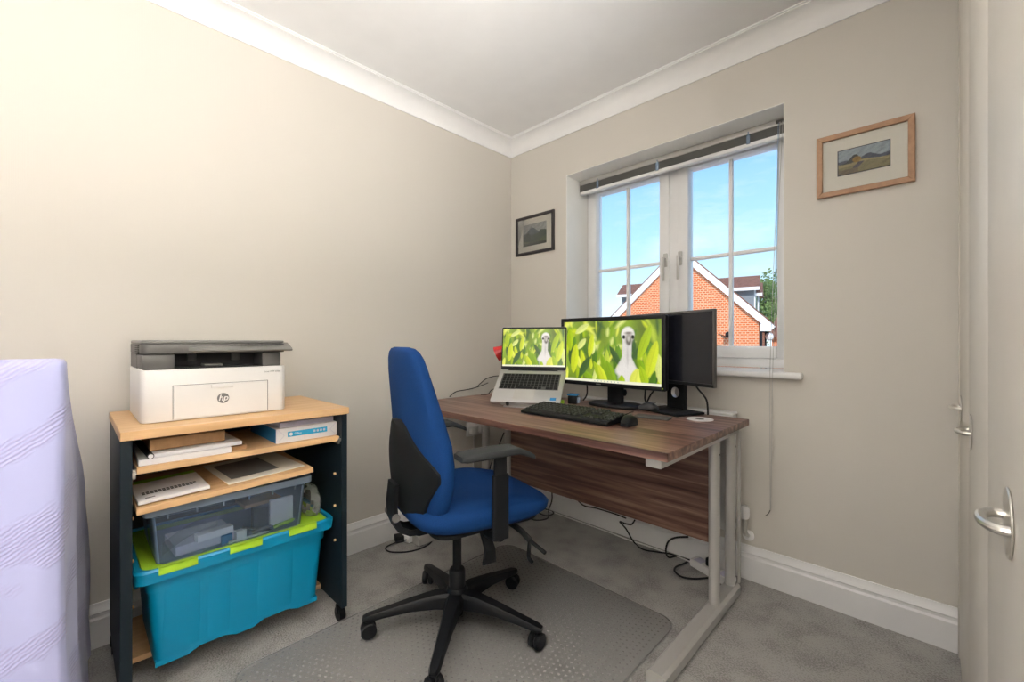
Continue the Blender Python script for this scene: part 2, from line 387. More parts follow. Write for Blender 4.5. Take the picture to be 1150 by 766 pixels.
# ---- window
win = bpy.data.objects.new('window_1', None); COL.objects.link(win); win.location = (1.03, .25, .905)
win['kind'] = 'structure'; win['label'] = 'white plastic double casement window looking out on an orange brick gable'; win['category'] = 'window'
def frame(x0, x1, z0, z1, wd, y0, y1, bev=.004):
    b = B(); l, r, bo, to = wd
    b.bb(x0, x0+l, y0, y1, z0, z1, bev); b.bb(x1-r, x1, y0, y1, z0, z1, bev)
    b.bb(x0+l, x1-r, y0, y1, z0, z0+bo, bev); b.bb(x0+l, x1-r, y0, y1, z1-to, z1, bev); return b
fb = frame(OX0+.003, OX1-.003, .921, OZ1-.003, (.036, .036, .05, .042), .222, .30)
fb.bb(1.004, 1.062, .222, .30, .971, 2.01, .004)
fb.build('outer_frame', 'upvc', win, True)
GZ0, GZ1, GBAR = 1.024, 1.972, 1.492
for gx0, gx1, bx, hx, sd_ in ((.534, .952, .739, .992, -1), (1.113, 1.529, 1.317, 1.074, 1)):
    sx0, sx1 = (.497, 1.009) if sd_ < 0 else (1.057, 1.566)
    s = frame(sx0, sx1, .966, 2.013, (gx0-sx0, sx1-gx1, GZ0-.966, 2.013-GZ1), .208, .285, .007)
    so = s.build('sash', 'upvc', win, True)
    g = B().bb(bx-.009, bx+.009, .238, .262, GZ0, GZ1, .003).bb(gx0, bx-.009, .238, .262, GBAR-.009, GBAR+.009, .003).bb(bx+.009, gx1, .238, .262, GBAR-.009, GBAR+.009, .003)
    g.build('glazing_bar', 'upvc', so, True)
    for px0, px1 in ((gx0, bx-.009), (bx+.009, gx1)):
        for pz0, pz1 in ((GZ0, GBAR-.009), (GBAR+.009, GZ1)):
            B().bb(px0, px1, .248, .252, pz0, pz1).build('pane', 'glass', so, True)
    h = B().bb(hx-.011, hx+.011, .196, .208, 1.46, 1.535, .004)
    h.cyl((hx, .196, 1.50), (hx, .176, 1.50), .008); h.box((hx, .172, 1.445), (.014, .012, .13), .004)
    h.build('window_handle', 'silver_paint', so, True)
B().bb(.385, 1.672, -.042, -.0005, .893, .920, .009, 3).bb(OX0+.0005, OX1-.0005, -.01, .222, .9055, .920, .002).build('window_sill', 'white_gloss', win, True)

# ---- venetian blind, raised
bl = thing('venetian_blind', (1.03, .145, 1.962), 'raised slim metal venetian blind hanging across the window head', 'blind')
B().bb(OX0+.006, OX1-.006, .128, .156, 2.022, 2.050, .003).build('head_rail', 'silver_paint', bl, True)
sl = B()
for i in range(13): sl.bb(OX0+.008, OX1-.008, .13, .155, 1.984+i*.0029, 1.9855+i*.0029)
o = sl.build('slat_stack', 'mid_grey_plastic', bl, True); o['kind'] = 'stuff'  # white slats coloured grey: shade of the packed stack put into the colour
B().bb(OX0+.008, OX1-.008, .128, .157, 1.962, 1.982, .004).build('bottom_rail', 'white_gloss', bl, True)
for x in (.60, .98, 1.43):
    B().bb(x-.008, x+.008, .125, .128, 1.975, 2.02, .001).cyl((x, .1265, 2.02), (x, .1265, 2.033), .003).build('ladder_clip', 'rim_plastic', bl, True)
B().bb(1.545, 1.575, .118, .128, 2.028, 2.042, .002).build('cord_lock', 'dark_grey_plastic', bl, True)
B().cyl((1.557, .121, 2.03), (1.561, .05, 1.30), .0035, n=8).build('tilt_wand', 'clear_plastic', bl, True)
for dx in (0, .010):
    B().tube([(1.562+dx, .118, 2.03), (1.562+dx, .03, 1.5), (1.562+dx, -.047, .94), (1.562+dx*.6, -.047, .6), (1.562+dx*.2, -.046, .34)], .0012, 5).build('pull_cord', 'silver_paint', bl, True)
B().tube([(1.562, -.046, .34), (1.556, -.046, .325), (1.545, -.046, .312)], .0016, 5).build('cord_tail', 'dark_grey_plastic', bl, True)

# ---- radiator with valve
ra = thing('radiator', (1.03, -.06, .21), 'white panel radiator behind the desk under the window', 'radiator')
rb = B().bb(.64, 1.43, -.088, -.03, .215, .725, .008)
rb.build('panel', 'white_gloss', ra, True)
for i in range(22):
    x = .67+i*.034
    B().bb(x, x+.02, -.092, -.087, .25, .69, .003).build('flute', 'white_gloss', ra, True)
B().bb(.64, 1.432, -.094, -.028, .725, .737, .005).build('top_grille', 'white_gloss', ra, True)
for x in (.75, 1.3): B().bb(x, x+.03, -.03, 0, .3, .66).build('wall_bracket', 'white_gloss', ra, True)
v = B().cyl((1.43, -.055, .262), (1.466, -.055, .262), .009).cyl((1.466, -.055, .28), (1.466, -.055, .222), .0115).cyl((1.466, -.055, .222), (1.466, -.03, .205), .010).cyl((1.466, -.05, .212), (1.466, -.002, .19), .008)
vo = v.build('radiator_valve', 'brushed_steel', ra, True)
hd = B().lathe([(.012, 0), (.0165, .004), (.018, .012), (.019, .03), (.018, .05), (.013, .056)], 18, Tz(1.466, -.055, .28))
for a in range(0, 360, 30): hd.box((1.466+.019*math.cos(R(a)), -.055+.019*math.sin(R(a)), .306), (.003, .003, .034), .001)
hd.build('thermostat_head', 'white_plastic', vo, True)
B().lathe([(.024, 0), (.024, .002), (.019, .005)], 18, Matrix.Translation((1.466, 0, .19)) @ Matrix.Rotation(PI/2, 4, 'X')).build('pipe_collar', 'white_plastic', vo, True)

# ---- wardrobe
wa = thing('fitted_wardrobe', (2.42, -.81, 0), 'cream fitted wardrobe with smooth doors and silver loop handles', 'wardrobe')
WFX = 2.113
B().bb(WFX+.022, XR-.002, -1.60, -.002, 0, CEIL-.001).build('carcass', 'wardrobe_cream', wa, True)
B().bb(WFX-.002, WFX+.022, -.045, -.019, 0, CEIL-.001, .003).build('end_strip', 'wardrobe_cream', wa, True)
for y0, y1, hy in ((-.555, -.049, -.16), (-1.062, -.559, -.655), (-1.598, -1.066, -1.345)):
    d = B().bb(WFX, WFX+.021, y0, y1, .012, CEIL-.012, .004).build('door', 'wardrobe_cream', wa, True)
    Mh = Matrix.Translation((WFX-.0005, hy, .842)) @ Matrix.Rotation(-PI/2, 4, 'Y')
    bp = [(.040*math.sin(a), .040*math.cos(a)) for a in [2*PI*i/28 for i in range(28)]]
    B().prism(bp, .0025, Mh, .0008, 1).build('backplate', 'brushed_steel', d, True)
    B().tube([(WFX-.002, hy-.034, .842), (WFX-.013, hy-.032, .842), (WFX-.021, hy-.018, .842), (WFX-.023, hy, .842), (WFX-.021, hy+.018, .842), (WFX-.013, hy+.032, .842), (WFX-.002, hy+.034, .842)], .0055, 10).build('handle', 'brushed_steel', d, True)
single(B().tube([(2.085, -.004, 2.33), (2.082, -.006, 2.28), (2.065, -.008, 2.25), (2.05, -.008, 2.26), (2.03, -.006, 2.30)], .003, 6), 'wall_cable', 'dark_grey_plastic', 'short loop of thin cable beside the wardrobe near the cornice', 'cable')

# ---- unseen fill lights added behind the viewer: an upward bowl and a glowing globe
for nm_, col_, st_ in (('fill_globe_glow', FILL_COL, FILL_GLOBE_GLOW), ('fill_up_glow', FILL_COL, FILL_UP_GLOW)):
    m, t_, p_ = nm(nm_); p_.inputs['Base Color'].default_value = (.9, .88, .84, 1)
    p_.inputs['Emission Color'].default_value = (*col_, 1); p_.inputs['Emission Strength'].default_value = st_; MATS[nm_] = m
PL = (1.95, -2.95, 1.45)
la = thing('fill_globe_light', (PL[0], PL[1], 0), 'added unseen glowing globe giving fill light by the back wall', 'lamp')  # added globe, direct fill for the room
B().lathe([(.22*math.sin(R(a)) if 0 < a < 180 else .012, -.22*math.cos(R(a))) for a in range(0, 181, 12)], 24, Tz(*PL)).build('fill_globe', 'fill_globe_glow', la, True)
B().cyl((PL[0], PL[1], .02), (PL[0], PL[1], PL[2]-.21), .009, n=10).build('pole', 'white_plastic', la, True)
B().lathe([(.13, 0), (.13, .012), (.02, .025)], 28, Tz(PL[0], PL[1], .0005)).build('base', 'white_plastic', la, True)
PU = (2.44, -1.92, 1.12)
lu = thing('fill_up_light', (PU[0], PU[1], 0), 'added unseen upward fill light in a white bowl past the wardrobe', 'lamp')  # added uplight, bounces soft fill off the ceiling
B().cyl((PU[0], PU[1], .02), (PU[0], PU[1], PU[2]+.008), .011, n=10).build('pole', 'white_plastic', lu, True)
B().lathe([(.13, 0), (.13, .012), (.02, .025)], 28, Tz(PU[0], PU[1], .0005)).build('base', 'white_plastic', lu, True)
B().lathe([(.02, 0), (.10, .02), (.19, .08), (.20, .11), (.196, .11), (.186, .085), (.10, .026), (.02, .006)], 36, Tz(*PU)).build('bowl', 'white_plastic', lu, True)
B().lathe([(.012, .086), (.175, .086), (.175, .092), (.012, .092)], 32, Tz(*PU)).build('fill_up_disc', 'fill_up_glow', lu, True)

# ================================================================ OUTSIDE
GZ = -2.75
single(B().bb(-60, 70, .6, 140, GZ-.2, GZ), 'paved_yard', 'paving', 'pale paved ground between the houses outside the window', 'paving')['kind'] = 'structure'
HR = at(855.5, 358, t=20); HL = HR-Vector((math.cos(R(12)), math.sin(R(12)), 0))*7.32
ex = Vector((HR.x-HL.x, HR.y-HL.y, 0)); HW = ex.length; hrz = math.atan2(ex.y, ex.x)
ho = thing('brick_house', (HL.x, HL.y, GZ), 'orange brick house with a white edged gable and dormers outside the window', 'house', hrz)
EZ = HL.z-GZ; AZ = EZ+3.56; DP = 9
apx = HW*.5
sec = [(.12, 0), (HW-.12, 0), (HW-.12, EZ-.02), (apx, AZ-.12), (.12, EZ-.02)]
B().prism([(p[0], p[1]) for p in sec], DP, Matrix.Translation((0, DP, 0)) @ FRONT).build('brick_wall', 'orange_brick', ho)
def slab(p, q, y0, y1, th):          # sloped plank between (x,z) p and q
    d = Vector((q[0]-p[0], q[1]-p[1])).normalized(); n = Vector((-d.y, d.x))*th
    a = [p, q, (q[0]+n.x, q[1]+n.y), (p[0]+n.x, p[1]+n.y)]
    return B().loft([[(x, y, z) for x, z in a] for y in (y0, y1)])
sl_ = (AZ-EZ)/apx
for s_ in (0, 1):
    f = (lambda x, z: (x, z)) if not s_ else (lambda x, z: (HW-x, z))
    r = slab(f(-.35, EZ-.35*sl_), f(apx, AZ), -.12, DP+.1, .14 if not s_ else -.14).build('roof_slope', 'roof_tile', ho)
    slab(f(-.35, EZ-.35*sl_-.28), f(apx, AZ-.28), -.16, -.02, .28 if not s_ else -.28).build('barge_board', 'white_gloss', ho)
    B().bb(f(-.36, 0)[0], f(.05, 0)[0], -.17, .0, EZ-.62, EZ-.28).build('box_end', 'white_gloss', ho)
    B().bb(f(-.40, 0)[0], f(-.28, 0)[0], .02, DP, EZ-.42, EZ-.30).build('gutter', 'black_plastic', ho)
    for yy in (1.0, 4.2):
        x0, x1 = (HW*.58, HW*.95)
        q = lambda x: (HW-x) if not s_ else x
        zr = EZ+1.95; zb = EZ+.35
        d_ = B().bb(q(x0), q(x1), yy, yy+1.7, zb-.4, zr-.35).build('dormer', 'grey_cladding', ho)
        rs = [(yy-.25, zr-.40), (yy+.85, zr+.28), (yy+1.95, zr-.40), (yy+1.95, zr-.5), (yy-.25, zr-.5)]
        B().loft([[(x, y, z) for y, z in rs] for x in (q(x0-1.0), q(x1+.22))]).build('dormer_roof', 'roof_tile', d_)
        B().bb(q(x0-.9), q(x1+.24), yy-.28, yy-.2, zr-.56, zr-.40).build('dormer_fascia', 'white_gloss', d_)
        B().bb(q(x1), q(x1+.05), yy+.1, yy+1.6, zb-.2, zr-.4).build('dormer_window_frame', 'white_gloss', d_)
        B().bb(q(x1+.05), q(x1+.06), yy+.2, yy+1.5, zb-.05, zr-.5).build('dormer_pane', 'glass', d_)
B().cyl((HW-.02, -.06, 0), (HW-.02, -.06, EZ-.55), .045).build('drainpipe', 'black_plastic', ho)
B().cyl((HW+.05, 3.2, 0), (HW+.05, 3.2, EZ-.55), .045).build('drainpipe', 'black_plastic', ho)
gl = B().lathe([(.02, -.2), (.13, -.13), (.18, 0), (.13, .13), (.02, .19)], 14, Tz(HW+.28, .9, EZ-.86)).build('globe_lamp', 'white_plastic', ho)
B().cyl((HW-.1, .9, EZ-.62), (HW+.28, .9, EZ-.68), .03).build('lamp_bracket', 'black_plastic', gl)
di = B().lathe([(.01, .05), (.08, .02), (.15, -.015), (.155, -.015), (.085, .025), (.015, .06)], 18, Matrix.Translation((HW-1.35, -.35, EZ-.78)) @ Matrix.Rotation(R(75), 4, 'X') @ Matrix.Rotation(R(30), 4, 'Y')).build('satellite_dish', 'soft_black', ho)
B().tube([(HW-1.35, -.35, EZ-.78), (HW-1.5, -.1, EZ-.9), (HW-1.7, 0, EZ-.85)], .03, 6).cyl((HW-1.35, -.4, EZ-.9), (HW-1.75, -.7, EZ-.75), .02).build('dish_arm', 'soft_black', di)

n2 = at(869, 384, t=32)
h2 = thing('neighbour_house', (n2.x+4.6, n2.y, GZ), 'red roofed brick house at the far right edge of the window view', 'house', hrz)
B().bb(-4.6, 5, 0, 8, 0, 4.15).build('brick_wall', 'orange_brick', h2)
rf = B().add([(-5, -.4, 4.05), (5.3, -.4, 4.05), (5.3, 8.4, 4.05), (-5, 8.4, 4.05), (-3.4, 4, 7.6), (5.3, 4, 7.6)], [(0, 1, 5, 4), (3, 4, 5, 2), (0, 4, 3), (1, 2, 5), (0, 3, 2, 1)])
rf.build('roof', 'roof_tile', h2)
def tree(name, loc, hgt, rad, label, m, seed, nleaf=3800):
    rg = np.random.default_rng(seed); t = thing(name, loc, label, 'tree', group='trees beyond the brick house')
    tb = B().tube([(0, 0, -.05), (.1, 0, hgt*.25), (-.05, .1, hgt*.55), (0, 0, hgt*.9)], [.28]*6+[.2]*6+[.1]*6+[.04], 8)
    for i in range(7):
        a = rg.uniform(0, 2*PI); z = hgt*rg.uniform(.35, .7)
        tb.tube([(0, 0, z), (rad*.4*math.cos(a), rad*.4*math.sin(a), z+rad*.3), (rad*.75*math.cos(a), rad*.75*math.sin(a), z+rad*.55)], .06, 5)
    tb.build('trunk', 'bark', t)
    cl = [(rg.normal(0, rad*.42), rg.normal(0, rad*.42), hgt*rg.uniform(.35, .97), rg.uniform(.25, .45)*rad) for i in range(34)]
    b = B()
    for i in range(nleaf):
        c = cl[i % 34]; d = Vector(rg.normal(0, 1, 3)).normalized()*c[3]*rg.uniform(.5, 1)**.5
        p = Vector(c[:3])+d; s_ = rg.uniform(.11, .24); u = Vector(rg.normal(0, 1, 3)).normalized(); v = u.orthogonal().normalized()
        b.add([p-u*s_, p+v*s_*.5, p+u*s_, p-v*s_*.5], [(0, 1, 2, 3)])
    o = b.build('foliage', m, t, smooth=False); o['kind'] = 'stuff'
p = at(872, 384, t=60); tree('broadleaf_tree', (p.x, p.y, GZ), 12.5, 3.2, 'dark green leafy tree behind the red roofed house', 'leaf_green', 3)
p = at(858, 384, t=52); tree('broadleaf_tree', (p.x, p.y, GZ), 11.5, 3.0, 'pale green airy tree just right of the dormers', 'pale_leaf', 5)
p = at(888, 384, t=66); tree('broadleaf_tree', (p.x, p.y, GZ), 15, 4, 'tall green tree furthest right outside the window', 'leaf_green', 9)

# ================================================================ DESK
dk = thing('office_desk', (.81, -.535, 0), 'walnut topped office desk on silver cantilever legs under the window', 'desk')
DX0, DX1, DY0, DY1, DZ = .110, 1.512, -.912, -.155, .73
B().bb(DX0, DX1, DY0, DY1, DZ-.026, DZ, .0015, 1).build('desk_top', 'walnut', dk, True)
B().bb(.215, 1.415, -.228, -.210, .205, DZ-.027).build('modesty_panel', 'walnut', dk, True)
for x in (.165, 1.455):
    ft = B()
    prof = [(-.03, 0), (-.03, .03), (-.02, .042), (.02, .042), (.03, .03), (.03, 0)]
    ft.loft([[(x+a, y, .012+h) for a, h in prof] for y in (-.87, -.175)])
    fo = ft.build('foot', 'silver_paint', dk, True)
    for y in (-.84, -.20): B().lathe([(.014, 0), (.014, .012)], 12, Tz(x, y, .0005)).build('glide', 'rubber', fo, True)
    for y in (-.385, -.205):
        lg = B().cyl((x, y, .05), (x, y, .672), .020, n=18).build('leg', 'silver_paint', dk, True)
        B().cyl((x+.0185, y, .62), (x+.0213, y, .62), .004, n=8).build('screw', 'dark_grey_plastic', lg, True)
    B().bb(x-.025, x+.025, -.885, -.172, .672, DZ-.027, .003).build('top_arm', 'silver_paint', dk, True)
B().bb(1.478, 1.486, -.188, -.172, .06, .68).build('cable_cover', 'silver_paint', dk, True)

# ---------------------------------------------------------------- wallpaper picture on the screens
def srgb(r, g, b): return np.array([(c/255)**2.2 for c in (r, g, b)])
def leaf_image(W=232, H=130):
    rg = np.random.default_rng(11); yy, xx = np.mgrid[0:H, 0:W]; u = xx/W*16/9; v = yy/H
    img = np.ones((H, W, 3))*srgb(112, 140, 40)
    img *= (1+.3*np.sin(7*u+3*v)+.15*np.sin(17*u-9*v))[..., None]
    pal = [srgb(*c) for c in ((70, 110, 30), (120, 160, 25), (160, 190, 30), (200, 215, 40), (225, 230, 80), (90, 135, 35), (55, 85, 40), (180, 200, 60), (215, 225, 120))]
    def leaf(cx, cy, ln, wd, ang, col, soft):
        nonlocal img
        dx, dy = u-cx, v-cy; a = (dx*math.cos(ang)+dy*math.sin(ang))/ln; c = (-dx*math.sin(ang)+dy*math.cos(ang))/wd
        prof = np.clip(1-a*a, 0, 1)**.7
        m = np.clip((prof-np.abs(c))/soft, 0, 1)*(np.abs(a) < 1)
        sh = 1+.22*np.clip(c, -1, 1)-.35*np.exp(-(c/.08)**2)*(soft < .3)*.5
        img = img*(1-m[..., None])+(col*sh[..., None])*m[..., None]
    for i in range(90): leaf(rg.uniform(0, 1.78), rg.uniform(-.1, .75), rg.uniform(.07, .2), rg.uniform(.03, .075), rg.normal(-PI/2, .7), pal[rg.integers(9)], .9)
    for i in range(46):
        cx = rg.uniform(0, 1.78)
        leaf(cx, rg.uniform(.35, 1.0), rg.uniform(.12, .26), rg.uniform(.04, .085), rg.normal(-PI/2, .4), pal[rg.integers(9)], .25)
    for cx, cy, ln, wd, an, c in ((.22, .62, .26, .085, -1.45, 3), (.12, .3, .2, .07, -1.6, 2), (.42, .75, .2, .075, -1.0, 6), (.72, .86, .24, .07, -2.1, 2), (.82, .76, .25, .06, -1.9, 1), (1.5, .35, .3, .08, -1.2, 2), (1.62, .6, .3, .09, -1.3, 3), (.55, .4, .2, .06, -1.4, 3), (.37, .12, .16, .06, -.5, 8)):
        leaf(cx, cy, ln, wd, an, pal[c], .2)
    def blob(cx, cy, rx, ry, col, soft=.15, n=2):
        nonlocal img
        d = (np.abs((u-cx)/rx)**n+np.abs((v-cy)/ry)**n)**(1/n); m = np.clip((1-d)/soft, 0, 1)
        img = img*(1-m[..., None])+np.asarray(col)*m[..., None]
    wht = srgb(236, 230, 222)
    for k in range(24):
        t = k/23; blob(1.215-.015*t, .28+.52*t, .088+.02*(t > .55)*(t-.55)*5+.10*max(0, t-.62)*2.3, .10, wht*(.93-.12*math.sin(t*3)), .35)
    blob(1.20, .88, .17, .15, wht*.9, .5)
    blob(1.225, .225, .125, .135, wht, .22)
    blob(1.24, .285, .095, .12, srgb(150, 142, 132), .6); blob(1.235, .20, .10, .03, srgb(120, 110, 100), .8)
    for ex_ in (1.155, 1.31): blob(ex_, .262, .034, .040, srgb(20, 18, 16), .4)
    blob(1.238, .335, .055, .075, srgb(92, 86, 80), .5); blob(1.238, .29, .03, .06, srgb(190, 184, 172), .6)
    blob(1.22, .56, .03, .22, srgb(180, 172, 165), 1)
    for cx, cy, ln, wd, an, c in ((.78, .9, .22, .07, -2.0, 3), (.93, .85, .24, .075, -1.95, 1), (1.36, .93, .2, .12, -1.4, 4), (1.12, .97, .12, .07, -1.6, 2), (1.5, .9, .22, .07, -1.9, 2), (1.62, .95, .2, .06, -1.3, 0), (.02, .95, .2, .06, -1.3, 4)):
        leaf(cx, cy, ln, wd, an, pal[c], .2)
    n_ = rg.normal(0, .05, (H, W, 1)); img = img*(1+n_)
    tb = int(H*.955); img[tb:] = srgb(238, 236, 205)
    for x in range(int(W*.35), int(W*.6), 8): img[tb+2:tb+4, x:x+2] = srgb(120, 140, 150)
    return np.clip(img, 0, 1)**.88
WALL = leaf_image()
# left monitor (switched on)
m1 = thing('desktop_monitor', (.936, -.262, DZ), 'black desktop monitor showing a white chick among green leaves', 'monitor')
W1, H1, ZC = .57, .337, .268
B().box((0, -.012, ZC), (W1, .034, H1), .008, 3).build('casing', 'black_plastic', m1)
B().box((0, .016, ZC), (W1*.62, .034, H1*.62), .014, 2).build('rear_housing', 'black_plastic', m1)
fr = B(); bz = .019
for sx in (-1, 1): fr.box((sx*(W1/2-bz/2), -.0305, ZC), (bz, .006, H1), .002)
for sz in (-1, 1): fr.box((0, -.0305, ZC+sz*(H1/2-bz/2)), (W1-2*bz, .006, bz), .002)
fr.build('bezel', 'black_plastic', m1)
picture('screen', WALL, W1-2*bz, H1-2*bz, Matrix.Translation((0, -.0296, ZC)) @ FRONT, 'screen_picture', m1)
B().box((-.055, -.034, ZC-H1/2+.0095), (.028, .0012, .0055), .0005).build('maker_badge', 'mid_grey_plastic', m1)
B().box((W1/2-.012, -.034, ZC-H1/2+.012), (.004, .001, .004)).build('power_light', 'lime_plastic', m1)
bt = B()
for i in range(5): bt.box((W1/2-.0095, -.034, ZC-.03-i*.018), (.006, .0012, .008), .0005)
bt.build('side_buttons', 'soft_black', m1)
B().box((0, .035, .115), (.082, .022, .21), .005).build('neck', 'black_plastic', m1)
B().box((0, .052, .16), (.05, .02, .11), .005).cyl((.041, .035, .07), (.052, .035, .07), .016).build('neck_hinge', 'soft_black', m1)
ov = []
for i in range(40):
    a = 2*PI*i/40; c, s_ = math.cos(a), math.sin(a)
    ov.append((.135*math.copysign(abs(c)**.75, c), .03+.085*math.copysign(abs(s_)**.75, s_)))
B().prism(ov, .016, Tz(0, 0, .0005), .006, 2).build('base', 'black_plastic', m1)
# right monitor (off, on a stand with a round hole)
m2 = thing('desktop_monitor', (1.205, -.214, DZ), 'dark switched-off monitor on a stand with a round hole, overlapped by the lit one', 'monitor', R(-21))
W2, H2, ZC2 = .50, .316, .2905
B().box((0, -.010, ZC2), (W2, .018, H2), .003, 2).build('casing', 'dark_grey_plastic', m2)
B().box((0, .010, ZC2), (W2*.6, .03, H2*.7), .010, 2).build('rear_housing', 'dark_grey_plastic', m2)
mat('dark_screen', (.008, .009, .014), .16)
B().box((0, -.0195, ZC2+.003), (W2-.012, .0012, H2-.024)).build('screen', 'dark_screen', m2)
B().box((0, -.0195, ZC2-H2/2+.007), (W2-.004, .0016, .012)).build('lower_bezel', 'black_plastic', m2)
B().box((0, .020, ZC2), (W2*.3, .03, H2*.4), .006, 2).build('mount_plate', 'black_plastic', m2)
# neck plate with a round hole: ring strip between rectangle and circle
nw, nh0, nh1, hz, hr = .098, .016, .36, .088, .0235
rect = []; circ = []
for i in range(48):
    a = 2*PI*i/48; c, s_ = math.cos(a), math.sin(a)
    circ.append((hr*c, hz+hr*s_))
    k = min((nw/2)/max(abs(c), 1e-6), .05/max(abs(s_), 1e-6)); rect.append((k*c, hz+k*s_))
nk = B().loft([[(x, .031, z) for x, z in rect], [(x, .031, z) for x, z in circ], [(x, .050, z) for x, z in circ], [(x, .050, z) for x, z in rect]], False)
nk.bb(-nw/2, nw/2, .031, .050, nh0, hz-.05); nk.bb(-nw/2, nw/2, .031, .050, hz+.05, nh1)
nk.bb(-nw/2, -nw/2+.0005, .031, .050, hz-.05, hz+.05); nk.bb(nw/2-.0005, nw/2, .031, .050, hz-.05, hz+.05)
nk.build('neck', 'soft_black', m2)
B().loft([[(x*.98, .0305, z) for x, z in circ], [(x*.98, .051, z) for x, z in circ]], False).build('hole_lining', 'brushed_steel', m2)
B().prism(rrect(.235, .165, .008), .010, Tz(.0, .005, .0005), .003, 2).build('base', 'soft_black', m2)

# ---- laptop on a tilted stand
LRZ = R(28.5); lp0 = (.662, -.592, DZ)
st = thing('laptop_stand', lp0, 'silver folding stand propping up the open laptop', 'laptop stand', LRZ)
TH = R(37); c_, s_ = math.cos(TH), math.sin(TH)
Mt = Matrix.Translation((0, 0, .018)) @ Matrix.Rotation(TH, 4, 'X')
B().prism(rrect(.22, .24, .01, cx=0, cy=.13), .005, Tz(0, 0, .0005)).build('base_plate', 'aluminium', st)
B().prism(rrect(.24, .235, .01, cx=0, cy=.115), .004, Mt @ Tz(0, 0, -.005)).build('tilted_plate', 'aluminium', st)
for x in (-.09, .09):
    B().loft([[(x-.004, .205, .005), (x-.004, .235, .005), (x-.004, .185, .145), (x-.004, .165, .13)], [(x+.004, .205, .005), (x+.004, .235, .005), (x+.004, .185, .145), (x+.004, .165, .13)]]).build('support_arm', 'aluminium', st)
    B().box((x*.9, -.006, .008), (.014, .012, .019), .002, M=Mt).build('lip_clip', 'rubber', st)
lt = thing('laptop', lp0, 'open silver laptop showing a white chick among green leaves', 'laptop', LRZ)
lt.location = (lp0[0], lp0[1], DZ)
LW, LD = .345, .238
B().prism(rrect(LW, LD, .012, cx=0, cy=LD/2), .014, Mt, .003, 2).build('base', 'aluminium', lt)
kb = B()
for r in range(6):
    n = 15 if r < 5 else 10
    for k_ in range(n):
        if r < 5: kw = .0165; x = -.135+k_*.0193
        else: kw = (.0165, .0165, .0165, .0165, .09, .0165, .0165, .0165, .0165, .0165)[k_]; x = (-.135, -.1157, -.0964, -.0771, -.0193, .0386, .0579, .0965, .1158, .1351)[k_]
        kb.box((x, LD-.045-r*.0185, .0152), (kw, .0158, .0018), .0006, 1, M=Mt)
B().box((0, LD-.091, .0139), (.300, .116, .0012), M=Mt).build('keyboard_well', 'dark_grey_plastic', lt)
o = kb.build('keys', 'soft_black', lt); o['kind'] = 'stuff'
B().box((-.01, .055, .0141), (.105, .075, .0008), .0003, 1, M=Mt).build('touchpad', 'silver_paint', lt)
B().box((.135, .028, .0141), (.028, .018, .0006), M=Mt).build('sticker', 'blue_print', lt)
hy, hz_ = (LD-.004)*c_-.012*s_, .018+(LD-.004)*s_+.012*c_
Ml = Matrix.Translation((0, hy, hz_)) @ Matrix.Rotation(R(-6), 4, 'X')     # lid leans back a little
LH = .226
lid = B().prism(rrect(LW, LH, .008, cx=0, cy=LH/2), .006, Ml @ FRONT @ Tz(0, 0, -.006), .0015, 1).build('lid', 'aluminium', lt)
B().prism(rrect(LW-.003, LH-.003, .007, cx=0, cy=LH/2), .001, Ml @ FRONT @ Tz(0, 0, 0)).build('bezel', 'black_plastic', lid)
picture('screen', WALL, LW-.014, .197, Ml @ FRONT @ Tz(0, .118, .0014), 'screen_picture', lt)
B().cyl((-.13, hy, hz_), (.13, hy, hz_), .006, n=10).build('hinge', 'soft_black', lt)

# ---- red desk lamp behind the laptop
rl = thing('desk_lamp', (.245, -.33, DZ), 'small red desk lamp peeping out behind the laptop', 'lamp')
B().lathe([(.065, 0), (.065, .008), (.05, .016), (.012, .022)], 24, Tz(0, 0, .0005)).build('base', 'red_enamel', rl)
B().tube([(0, 0, .02), (.02, .01, .12), (.04, .01, .22), (.035, -.005, .262)], .006, 8).build('arm', 'brushed_steel', rl)
Mx = Matrix.Translation((.032, -.012, .265)) @ Vector((-.75, -.52, -.42)).to_track_quat('Z', 'Y').to_matrix().to_4x4()
B().lathe([(.012, -.03), (.026, -.022), (.032, .0), (.044, .045), (.046, .052), (.043, .052), (.030, .002), (.022, -.018)], 24, Mx).build('shade', 'red_enamel', rl)
B().lathe([(.012, -.01), (.020, .012), (.022, .025), (.014, .04), (.002, .044)], 14, Mx).build('bulb', 'mid_grey_plastic', rl)

# ---- keyboard
kbd = thing('computer_keyboard', (.969, -.634, DZ), 'black wired computer keyboard in front of the lit monitor', 'keyboard')
KW, KD = .440, .148
sec = [(-KD/2, .004), (-KD/2, .014), (-KD/2+.01, .018), (KD/2-.012, .034), (KD/2, .028), (KD/2, .006)]
B().loft([[(x, y, z) for y, z in sec] for x in (-KW/2, -KW/2+.002, KW/2-.002, KW/2)]).build('case', 'black_plastic', kbd)
for x in (-.17, .17):
    for y in (-.055, .055): B().box((x, y, .0025), (.02, .01, .004)).build('foot', 'rubber', kbd)
ks = B(); tl = math.atan2(.016, KD-.022)
def key(x, y, wd, dp=.016):
    z = .0185+(y+KD/2-.01)/(KD-.022)*.016
    ks.prism([(-wd/2, -dp/2), (wd/2, -dp/2), (wd/2, dp/2), (-wd/2, dp/2)], .0012, Tz(x, y, z))
    bm = bmesh.new(); bmesh.ops.create_cube(bm, size=1)
    for v_ in bm.verts: v_.co = Vector((v_.co.x*(wd if v_.co.z < 0 else wd-.005), v_.co.y*(dp if v_.co.z < 0 else dp-.004), (v_.co.z+.5)*.007))
    ks.bm(bm, Matrix.Translation((x, y, z)) @ Matrix.Rotation(tl, 4, 'X'))
